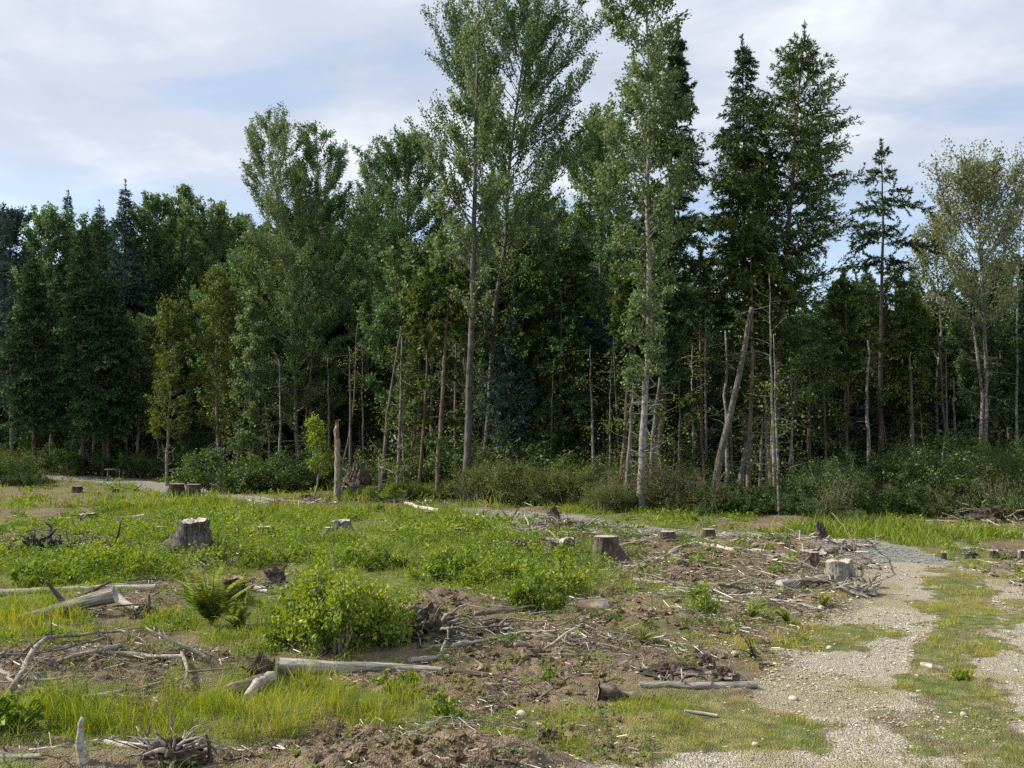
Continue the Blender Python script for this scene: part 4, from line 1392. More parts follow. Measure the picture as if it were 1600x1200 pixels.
# ------------------------------------------------------------------ grass and weeds: stuff
def fan_points(rng, y0, y1, n, xm=0.66):
    y = np.sqrt(rng.uniform(y0 ** 2, y1 ** 2, n))
    x = rng.uniform(-xm, xm, n) * (y + 1.0)
    return x, y


def build_grass():
    rng = np.random.default_rng(600)
    V, Qs, T = [], [], []
    cnt = 0
    for (y0, y1, n, hs, ws) in [(4.0, 6.5, 85000, .10, .0040), (6.5, 10, 105000, .12, .0058), (10, 16, 130000, .11, .008), (16, 27, 120000, .13, .014), (27, 50, 70000, .19, .028)]:
        x, y = fan_points(rng, y0, y1, n)
        g, grav, grey, och, br, rw, ff = cover(x, y)
        cl = fbm(x, y, 3.1, 3, 700)
        u_ = pix(x, y, base_h(x, y))[0]
        lush = splat(*pix(x, y, base_h(x, y)), [(250, 1125, 270, 42, 1), (520, 1110, 150, 46, 1), (50, 975, 90, 30, .8), (1400, 835, 260, 22, 1), (760, 790, 900, 18, .8), (300, 1010, 200, 16, .5)])
        dens = np.clip((g - .18) * 1.8, 0, 1) * (.25 + .75 * sstep(cl, .34, .56)) + 0.06 * (1 - rw)
        dens = dens * (0.6 + .6 * lush) * (1 - .5 * ff)
        dens = dens * (1 + .8 * (u_ > 950) * (y < 13))
        dens = dens + .13 * br * sstep(cl, .40, .6) * (1 - rw)
        keep = rng.random(n) < dens
        x, y, g, cl, lush, och, br = x[keep], y[keep], g[keep], cl[keep], lush[keep], och[keep], br[keep]
        m = len(x)
        z = ground_h(x, y)
        u, v = pix(x, y, base_h(x, y))
        short = 1 - 0.6 * sstep(u, 930, 1100) * (1 - sstep(y, 13, 16))
        h = hs * rng.uniform(.4, 1.35, m) * (0.5 + .8 * lush + .35 * (cl > .58)) * short * (.6 + .5 * g) * (.45 + 1.3 * sstep(fbm(x, y, 6.5, 2, 705), .36, .68))
        az = rng.random(m) * 6.28
        lean = rng.uniform(.1, 1.15, m) * h
        w = ws * rng.uniform(.6, 1.3, m) * (0.75 + .35 * lush)
        d = np.stack([np.cos(az), np.sin(az), np.zeros(m)], -1)
        pa = rng.random(m) * PI
        sdv = np.stack([np.cos(pa), np.sin(pa), np.zeros(m)], -1)
        b = np.stack([x, y, z - .005], -1)
        mid = b + d * (lean * .35)[:, None] + np.array([0, 0, 1]) * (h * .6)[:, None]
        tip = b + d * lean[:, None] + np.array([0, 0, 1]) * (h * (1 - .25 * lean / h))[:, None]
        sw = sdv * (w * .5)[:, None]
        VV = np.stack([b - sw, b + sw, mid + sw * .85, mid - sw * .85, tip + sw * .12, tip - sw * .12], 1).reshape(-1, 3)
        i = np.arange(m)[:, None] * 6 + cnt
        Qs.append(np.vstack([i + np.array([0, 1, 2, 3]), i + np.array([3, 2, 4, 5])]))
        tn = np.clip(rng.normal(.34, .19, m) + .45 * (fbm(x, y, .8, 3, 711) - .5) + .5 * (fbm(x, y, 5, 2, 712) - .5) + .28 * sstep(u, 930, 1150) * (1 - sstep(y, 13, 16)) + .3 * (rng.random(m) < .08) + .35 * br * (rng.random(m) < .6) - .1 * sstep(y, 20, 30) - .16 * sstep(x, 3, 8) * sstep(y, 15, 19), 0, 1)  # far right band gets a lower tint: tree shade put into blade colour
        T.append(np.repeat(tn, 6))
        V.append(VV)
        cnt += m * 6
    me = mesh_np('grass', np.vstack(V), [np.vstack(Qs)], M['grass'], np.concatenate(T), False)
    tag(link('grass', me), 'short green and yellowish grass growing over the clearing', 'grass', kind='stuff')


def build_weeds():
    rng = np.random.default_rng(610)
    V, Q, T = [], [], []
    cnt = 0
    for (y0, y1, n, per, hs, lf) in [(4.0, 7, 5200, 36, .075, .017), (7, 11, 4800, 50, .15, .028), (11, 17, 3800, 58, .24, .050), (17, 28, 3800, 46, .30, .075), (28, 48, 2200, 34, .42, .13)]:
        x, y = fan_points(rng, y0, y1, n)
        g, grav, grey, och, br, rw, ff = cover(x, y)
        cl = fbm(x, y, 1.2, 3, 720)
        u, v = pix(x, y, base_h(x, y))
        tall = splat(u, v, [(540, 950, 150, 70, .5), (700, 880, 280, 50, 1), (130, 880, 170, 36, 1), (330, 890, 200, 36, .8), (450, 840, 420, 34, .7), (850, 920, 110, 50, .9)])
        lowg = splat(u, v, [(260, 1130, 280, 40, 1), (500, 1110, 150, 40, 1)])
        field = 1 - sstep(u, 880, 1050) * (1 - sstep(y, 15, 17))
        dens = np.clip((g - .3) * 1.6, 0, 1) * sstep(cl, .36, .56) * (.5 + .6 * tall) * field * (1 - .45 * lowg) + .10 * br * (1 - rw)
        keep = rng.random(n) < dens
        x, y, cl, tall = x[keep], y[keep], cl[keep], tall[keep]
        m = len(x)
        z = ground_h(x, y)
        H = hs * rng.uniform(.45, 1.25, m) * (.6 + .7 * tall)
        Rr = H * rng.uniform(.7, 1.3, m)
        c = np.repeat(np.arange(m), per)
        k = len(c)
        a = rng.random(k) * 6.28
        rr = np.sqrt(rng.random(k)) * Rr[c]
        hh = H[c] * (1 - (rr / Rr[c]) ** 2 * .6) * rng.random(k) ** .55
        Pn = np.stack([x[c] + np.cos(a) * rr, y[c] + np.sin(a) * rr, z[c] + hh], -1)
        D = np.stack([np.cos(a), np.sin(a), np.full(k, .35)], -1) + rng.normal(0, .5, (k, 3))
        N = rng.normal(0, .5, (k, 3)) + np.array([0, 0, 1.])
        sz = lf * rng.uniform(.6, 1.4, k)
        VV, QQ = cards(Pn, D, N, sz, sz * .5, .15)
        V.append(VV)
        Q.append(QQ + cnt)
        cnt += len(VV)
        T.append(np.repeat(np.clip(rng.normal(.40, .15, k) + (rng.random(m)[c] - .5) * .7 + (cl[c] - .5) * .5, 0, 1), 4))
    me = mesh_np('weeds', np.vstack(V), [np.vstack(Q)], M['weed'], np.concatenate(T), False)
    tag(link('weeds', me), 'low leafy green weeds covering the clearing', 'weeds', kind='stuff')


def build_debris():
    """fine wood chips, bark and twigs too small and too many to count"""
    rng = np.random.default_rng(620)
    g = Geo()
    Vs, Qs, Ts, cnt = [], [], [], 0
    for (y0, y1, n, L0, w0) in [(4.0, 7, 30000, .045, .0055), (7, 12, 38000, .075, .008), (12, 20, 22000, .15, .015), (20, 30, 7000, .26, .028)]:
        x, y = fan_points(rng, y0, y1, n)
        gr, grav, grey, och, br, rw, ff = cover(x, y)
        cl = fbm(x, y, 1.7, 3, 730)
        u, v = pix(x, y, base_h(x, y))
        bare = np.clip(1.15 - 1.6 * gr, 0, 1) * (1 - rw)
        dens = np.clip(br * 1.1 + .30 * bare * (u < 1150), 0, 1) * sstep(cl, .36, .56) * (1 - .8 * sstep(u, 1180, 1320) * (y < 11))
        keep = rng.random(n) < dens
        x, y = x[keep], y[keep]
        m = len(x)
        z = ground_h(x, y) + rng.uniform(0.0, .035, m) * (1 + y * .07)
        L = L0 * rng.lognormal(0, .6, m)
        w = w0 * rng.uniform(.4, 1.5, m)
        az = rng.random(m) * 6.28
        D = np.stack([np.cos(az), np.sin(az), rng.normal(0, .22, m)], -1)
        D = unit(D)
        S = unit(np.cross(D, [0, 0, 1.]))
        U = np.cross(S, D)
        c = np.stack([x, y, z], -1)
        a_, b_ = c - D * (L / 2)[:, None], c + D * (L / 2)[:, None]
        ws = (w * .5)[:, None]
        wb = ws * rng.uniform(.3, 1, (m, 1))
        VV = np.stack([a_ - S * ws, a_ + S * ws, a_ + U * ws * 1.3, b_ - S * wb, b_ + S * wb, b_ + U * wb * 1.3], 1).reshape(-1, 3)
        i = np.arange(m)[:, None] * 6 + cnt
        Qs.append(np.vstack([i + np.array([1, 4, 5, 2]), i + np.array([0, 2, 5, 3]), i + np.array([0, 3, 4, 1])]))
        t = np.clip(rng.normal(.55, .24, m) + .4 * (rng.random(m) < .08), 0, 1)
        Ts.append(np.repeat(t, 6))
        Vs.append(VV)
        cnt += m * 6
    me = mesh_np('wood_debris', np.vstack(Vs), [np.vstack(Qs)], M['chips'], np.concatenate(Ts), False)
    tag(link('wood_debris', me), 'fine logging litter of chips, bark and twigs on the bare soil', 'debris', kind='stuff')


OCT = np.array([[1, 0, 0], [-1, 0, 0], [0, 1, 0], [0, -1, 0], [0, 0, 1], [0, 0, -1], [.6, .6, .45], [-.6, .6, .4], [-.6, -.6, .45], [.6, -.6, .4]], float)
OT = np.array([[0, 6, 4], [6, 2, 4], [2, 7, 4], [7, 1, 4], [1, 8, 4], [8, 3, 4], [3, 9, 4], [9, 0, 4], [0, 5, 6], [6, 5, 2], [2, 5, 7], [7, 5, 1], [1, 5, 8], [8, 5, 3], [3, 5, 9], [9, 5, 0]])


def scatter_stones(name, mat, label, cat, bands, densf, seed, flat_=.55):
    rng = np.random.default_rng(seed)
    V, T, tn, cnt = [], [], [], 0
    for (y0, y1, n, r0) in bands:
        x, y = fan_points(rng, y0, y1, n)
        keep = rng.random(n) < densf(x, y)
        x, y = x[keep], y[keep]
        m = len(x)
        z = ground_h(x, y)
        r = r0 * np.minimum(rng.lognormal(0, .45, m), 2.3)
        sc = np.stack([r * rng.uniform(.8, 1.4, m), r * rng.uniform(.7, 1.1, m), r * flat_ * rng.uniform(.7, 1.3, m)], -1)
        a = rng.random(m) * 6.28
        L = OCT[None] * (1 + rng.normal(0, .16, (m, 10, 1))) * sc[:, None, :]
        X = L[:, :, 0] * np.cos(a)[:, None] - L[:, :, 1] * np.sin(a)[:, None]
        Yy = L[:, :, 0] * np.sin(a)[:, None] + L[:, :, 1] * np.cos(a)[:, None]
        W = np.stack([X + x[:, None], Yy + y[:, None], L[:, :, 2] + (z + r * .15)[:, None]], -1)
        V.append(W.reshape(-1, 3))
        T.append((OT[None] + (np.arange(m) * 10)[:, None, None]).reshape(-1, 3) + cnt)
        cnt += m * 10
        tn.append(np.repeat(np.clip(rng.normal(.5, .24, m), 0, 1), 10))
    me = mesh_np(name, np.vstack(V), [np.vstack(T)], mat, np.concatenate(tn), False)
    tag(link(name, me), label, cat, kind='stuff')


def d_gravel(x, y):
    g, grav, grey, och, br, rw, ff = cover(x, y)
    u, v = pix(x, y, base_h(x, y))
    cl = fbm(x, y, 1.4, 3, 740)
    heap = splat(u, v, [(1250, 940, 110, 36, 1), (1190, 1000, 120, 36, .8), (1540, 1120, 100, 26, 1), (1250, 1060, 60, 60, .7), (1400, 1130, 160, 40, .5), (1170, 1110, 60, 20, .4)])
    return np.clip((grav > .25) * (.16 + .75 * sstep(cl, .45, .6)) * (1 - grey) * (1 - .7 * g) + heap * .8 * (1 - .8 * g) + .03 * (u > 700), 0, 1) * (1 - grey)


def d_greygravel(x, y):
    g, grav, grey, och, br, rw, ff = cover(x, y)
    return grey * .8


def d_clod(x, y):
    g, grav, grey, och, br, rw, ff = cover(x, y)
    return np.clip(br * 1.2 - g * .5, 0, 1) * sstep(fbm(x, y, 2.0, 3, 750), .40, .56)


build_grass()
build_weeds()
build_debris()
scatter_stones('gravel_stones', M['pebble'], 'pale tan pebbles and small stones scattered over the wheel tracks and their verge', 'gravel',
               [(4.0, 6.5, 42000, .0054), (6.5, 10, 42000, .0080), (10, 16, 22000, .013)], d_gravel, 630)
scatter_stones('grey_gravel', M['pebble_grey'], 'fine blue-grey crushed stone on the far bend of the road', 'gravel',
               [(10, 18, 24000, .016), (18, 30, 12000, .028)], d_greygravel, 631)
scatter_stones('soil_clods', M['clod'], 'crumbly brown soil lumps on the turned earth', 'soil',
               [(4.0, 7, 15000, .013), (7, 12, 12000, .022), (12, 20, 5000, .04)], d_clod, 632, .8)

# ------------------------------------------------------------------ stumps
def stump(px, py, wpx, hpx, label, seed, flare=.35, side='stumpbark', top='cut', ridges=5, jag=0.0, roots=0, lean=(0, 0), tilt=0.0, name='stump', rootm='root', notch=False):
    r = np.random.default_rng(seed + 1000)
    p = P(px, py)
    s = p.y / F
    rt_, h = wpx * s / 2, hpx * s
    root = empty(name, p, label, 'stump')
    k, nl = 60, 14
    th = np.arange(k) * 2 * PI / k
    ph = r.random(ridges) * 6.28
    ridge = np.zeros(k)
    for a in ph:
        ridge += np.exp(-((np.angle(np.exp(1j * (th - a)))) ** 2) / .10)
    ridge = ridge / max(ridge.max(), 1e-6)
    fine = 1 + .045 * r.normal(0, 1, k) + .05 * np.sin(th * 3 + r.random() * 6)
    topz = h * (1 + jag * (vnoise(th * 2.3 + 5, th * 0, seed) - .5) * 2) + tilt * rt_ * np.cos(th)
    if notch:
        topz = np.where(np.cos(th - 3.6) > .3, topz * .80, topz)
    V = []
    for i in range(nl + 1):
        t = i / nl
        z = -.06 + (topz + .06) * t
        fl = 1 + flare * (1 - t) ** 1.7 * (.35 + 1.3 * ridge) - .04 * t
        rad = rt_ * fl * fine * (1 + .035 * r.normal(0, 1, k))
        V.append(np.stack([rad * np.cos(th) + lean[0] * z, rad * np.sin(th) + lean[1] * z, z], -1))
    V = np.vstack(V)
    i_ = np.arange(nl)[:, None] * k
    j = np.arange(k)[None, :]
    Q = np.stack([i_ + j, i_ + (j + 1) % k, i_ + k + (j + 1) % k, i_ + k + j], -1).reshape(-1, 4)
    link('bark', mesh_np('bark', V, [Q], M[side], None, True), root)
    # cut face
    rim = V[-k:]
    c = rim.mean(0)
    rings = [rim * 1.0]
    for f in (.92, .6, .3):
        q = c + (rim - c) * f
        q[:, 2] = q[:, 2] * (1 - .0) + (.004 if jag == 0 else r.normal(0, .04 * h, k)) * (1 if f < .9 else .6)
        rings.append(q)
    VV = np.vstack(rings + [c[None] + [[0, 0, .003]]])
    QQ = []
    for a in range(3):
        QQ.append(np.stack([a * k + np.arange(k), a * k + (np.arange(k) + 1) % k, (a + 1) * k + (np.arange(k) + 1) % k, (a + 1) * k + np.arange(k)], -1))
    TT = np.stack([3 * k + np.arange(k), 3 * k + (np.arange(k) + 1) % k, np.full(k, 4 * k)], -1)
    link('cut_top', mesh_np('cut_top', VV, [np.vstack(QQ), TT], M[top], None, jag > 0), root)
    for a in range(roots):
        az = ph[a % ridges] + r.normal(0, .15)
        L = rt_ * r.uniform(.9, 2.0)
        d = np.array([math.cos(az), math.sin(az), 0])
        b = d * rt_ * .9
        g = Geo()
        g.tube(np.array([b + [0, 0, h * .28], b + d * L * .35 + [0, 0, h * .13], b + d * L * .7 + r.normal(0, .03, 3) + [0, 0, .03], b + d * L + [0, 0, -.05]]),
               [rt_ * .30, rt_ * .20, rt_ * .13, rt_ * .05], 7, .5, True, .25, r)
        link('root', g.mesh('root', M[rootm]), root)
    return root


ST = [
    (303, 850, 44, 46, 'large silvery weathered stump with broad flared roots in the green weeds at left', dict(flare=1.35, side='silver_v', top='cut', ridges=5, roots=7, rootm='silver_v', jag=.06, tilt=.10)),
    (276, 778, 22, 22, 'left of the twin dark stumps with pale cut tops beside the far path', dict(flare=.45, roots=2)),
    (302, 779, 22, 22, 'right of the twin dark stumps with pale cut tops beside the far path', dict(flare=-.35, roots=1)),
    (588, 779, 11, 19, 'narrow upright cut stump at the wood edge, right of the broken bare pole', dict(flare=.15, lean=(-.05, 0))),
    (414, 835, 26, 12, 'low pale-topped stump in the weeds right of the silvery stump', dict(flare=.25, top='cut_pale')),
    (247, 832, 20, 9, 'low white-topped stump just left of the silvery stump', dict(flare=.2, top='cut_pale')),
    (534, 828, 30, 15, 'low wide grey stump in the middle of the weeds', dict(flare=.5, side='silver_v', jag=.15)),
    (514, 834, 15, 10, 'small pale-topped stump at the left foot of the low wide grey stump', dict(flare=.3, side='silver_v', top='cut_pale')),
    (716, 834, 19, 11, 'small brown stump in the weeds left of the dark mound', dict(flare=.3)),
    (946, 882, 36, 42, 'dark brown flared stump with a long root ridge down its right side', dict(flare=1.1, ridges=4, roots=6, rootm='rootdark', side='stumpbark')),
    (874, 862, 44, 24, 'broad broken brown stump left of the dark flared stump', dict(flare=.2, jag=.22, ridges=6)),
    (1043, 843, 23, 13, 'dark squat stump where the grey gravel disappears behind the slash', dict(flare=.1, side='rootdark')),
    (1107, 842, 20, 15, 'green-brown stump with a twig on it behind the long bleached log', dict(flare=.4)),
    (1270, 884, 20, 22, 'short brown bark-covered stump touching the split grey stump', dict(flare=.30)),
    (1311, 906, 38, 30, 'split grey stump with a bleached top and spreading roots beside the gravel road', dict(flare=.40, side='silver_v', top='cut', jag=.10, ridges=4, roots=6, tilt=.08, rootm='silver_v')),
    (1272, 862, 38, 18, 'low brown broken stump behind the bark-covered stump', dict(flare=.15, jag=.3)),
    (364, 770, 8, 12, 'small grey stump in the grass right of the twin dark stumps', dict(flare=.6, side='silver_v')),
    (121, 770, 15, 10, 'black stump in the dark line of litter below the far path', dict(flare=.1, side='char_v', top='cut')),
    (181, 769, 11, 6, 'low dark stump right of the black stump below the far path', dict(flare=.1, side='char_v', top='cut')),
    (213, 768, 8, 7, 'smallest dark stump left of the twin dark stumps', dict(flare=.1, side='char_v', top='cut')),
    (1553, 873, 12, 11, 'small grey-brown stump across the road near the right edge', dict(flare=.3, side='silver_v', jag=.2)),
    (1596, 878, 10, 16, 'pale broken stump cut by the right edge of the picture', dict(flare=.3, side='silver_v', jag=.25)),
    (1475, 874, 8, 11, 'tiny dark stump on the far side of the gravel bend', dict(flare=.2, jag=.3)),
    (425, 845, 10, 8, 'tiny brown stump below the low pale-topped stump', dict(flare=.2)),
    (137, 812, 28, 8, 'short flat stump among litter above the charred heap', dict(flare=.05, jag=.25)),
    (668, 808, 10, 9, 'tiny dark stump in the bright grass in the middle distance', dict(flare=.2)),
    (400, 868, 10, 10, 'dark pointed stump remnant right of the leafy bushes', dict(flare=.4, jag=.4, side='rootdark')),
]
for i, (px, py, w, h, lab, kw) in enumerate(ST):
    stump(px, py, w, h, lab, i, **kw)
stump(366, 938, 34, 38, 'tilted brown sawn stump facing the viewer, between the fern and the big bright bush', 60, flare=.1, side='stumpbark', top='cut_brown', lean=(0.15, -.55), tilt=0, jag=.06)

# ------------------------------------------------------------------ logs and branches
def log(pts, d0, d1, mat, label, seed, lift=(0, 0), cat='log', name='log', cut='cut', ends=True, k=10, wob=.10, stubs=0, bend=.02, group=None, flat_=1.0, sink=.75, fork=0):
    """pts: photo points on the ground; d0,d1 photo widths"""
    r = np.random.default_rng(seed + 3000)
    G3 = [P(a, b) for (a, b) in pts]
    Y = sum(q.y for q in G3) / len(G3)
    r0, r1 = d0 * Y / F / 2, d1 * Y / F / 2
    rad_end = [r0, r1]
    G3 = [q.copy() for q in G3]
    n0 = len(G3)
    for i, q in enumerate(G3):
        t = i / (n0 - 1)
        q.z += (r0 + (r1 - r0) * t) * sink + (lift[0] + (lift[1] - lift[0]) * t)
    a, b = G3[0], G3[-1]
    mid = (a + b) / 2
    ax = (b - a)
    Lg = ax.length
    ax.normalize()
    upv = Vector((0, 0, 1))
    yv = upv.cross(ax).normalized()
    zv = ax.cross(yv)
    Mx = Matrix(((ax.x, yv.x, zv.x, mid.x), (ax.y, yv.y, zv.y, mid.y), (ax.z, yv.z, zv.z, mid.z), (0, 0, 0, 1)))
    inv = Mx.inverted()
    loc = np.array([list(inv @ q) for q in G3])
    n = max(9, int(Lg / .12))
    s = np.linspace(0, n0 - 1, n)
    pp = np.stack([np.interp(s, np.arange(n0), loc[:, i]) for i in range(3)], -1)
    if n0 > 2:
        for _ in range(2):
            pp[1:-1] = (pp[:-2] + pp[1:-1] * 2 + pp[2:]) / 4
    t = np.linspace(0, 1, n)
    pp[:, 1] += bend * Lg * np.sin(t * PI * r.uniform(1, 2.2)) * r.choice([-1, 1]) + r.normal(0, .004 * Lg, n) * (t * (1 - t) * 4)
    pp[:, 2] += r.normal(0, .003 * Lg, n) * (t * (1 - t) * 4)
    rad = (r0 + (r1 - r0) * t) * (1 + wob * .6 * r.normal(0, .5, n))
    g = Geo()
    g.tube(pp, rad, k, .5, False, wob, r)
    for i in range(stubs):
        f = r.uniform(.1, .9)
        q = np.array([np.interp(f, t, pp[:, c]) for c in range(3)])
        az = r.uniform(-1.2, 1.2)
        d = np.array([r.uniform(-.4, .6), math.sin(az), math.cos(az)])
        l = r.uniform(1.5, 4) * max(r0, .015)
        g.tube(np.array([q, q + d * l * .6, q + d * l]), [r0 * .4, r0 * .25, r0 * .14], 5, .5, True)
    V = np.vstack(g.V)
    V[:, 2] *= 1.0
    if cat in ('log', 'root wad') or ends:
        o = empty(name, (0, 0, 0), label, cat, group)
        o.matrix_world = Mx
        link('log_body' if name == 'log' else 'stem', mesh_np('body', V, [np.vstack(g.Q)] + ([np.vstack(g.T)] if g.T else []), M[mat]), o)
        for e, (c, rr2, nx) in enumerate(((pp[0], rad[0], -1), (pp[-1], rad[-1], 1))):
            kk = 16
            th = np.arange(kk) * 2 * PI / kk
            ring = np.stack([np.full(kk, nx * .002) + r.normal(0, .04 * rr2, kk), np.cos(th) * rr2 * 1.0, np.sin(th) * rr2 * 1.0], -1)
            ring2 = ring * [1, .5, .5]
            VV = np.vstack([ring, ring2, [[nx * .004, 0, 0]]]) + [[0, 0, 0]]
            VV = VV + c
            QQ = np.stack([np.arange(kk), (np.arange(kk) + 1) % kk, kk + (np.arange(kk) + 1) % kk, kk + np.arange(kk)], -1)
            TT = np.stack([kk + np.arange(kk), kk + (np.arange(kk) + 1) % kk, np.full(kk, 2 * kk)], -1)
            link('cut_end', mesh_np('cut_end', VV, [QQ, TT], M[cut], None, False), o)
        return o
    for i in range(fork):
        f = r.uniform(.25, .8)
        q = np.array([np.interp(f, t, pp[:, c]) for c in range(3)])
        d = unit(np.array([.8, r.uniform(-.8, .8), r.uniform(.0, .7)]))
        l = Lg * r.uniform(.15, .4)
        g.tube(np.array([q, q + d * l * .5 + r.normal(0, .03 * l, 3), q + d * l]), [r0 * .5, r0 * .35, r0 * .12], 5, .5, True)
    g.tube(np.array([pp[0] - [.002, 0, 0], pp[0]]), [rad[0] * .3, rad[0]], k, .5, True)
    g.tube(np.array([pp[-1], pp[-1] + [.002, 0, 0]]), [rad[-1], rad[-1] * .3], k, .5, True)
    o = link(name, g.mesh(name, M[mat]))
    o.matrix_world = Mx
    return tag(o, label, cat, group)


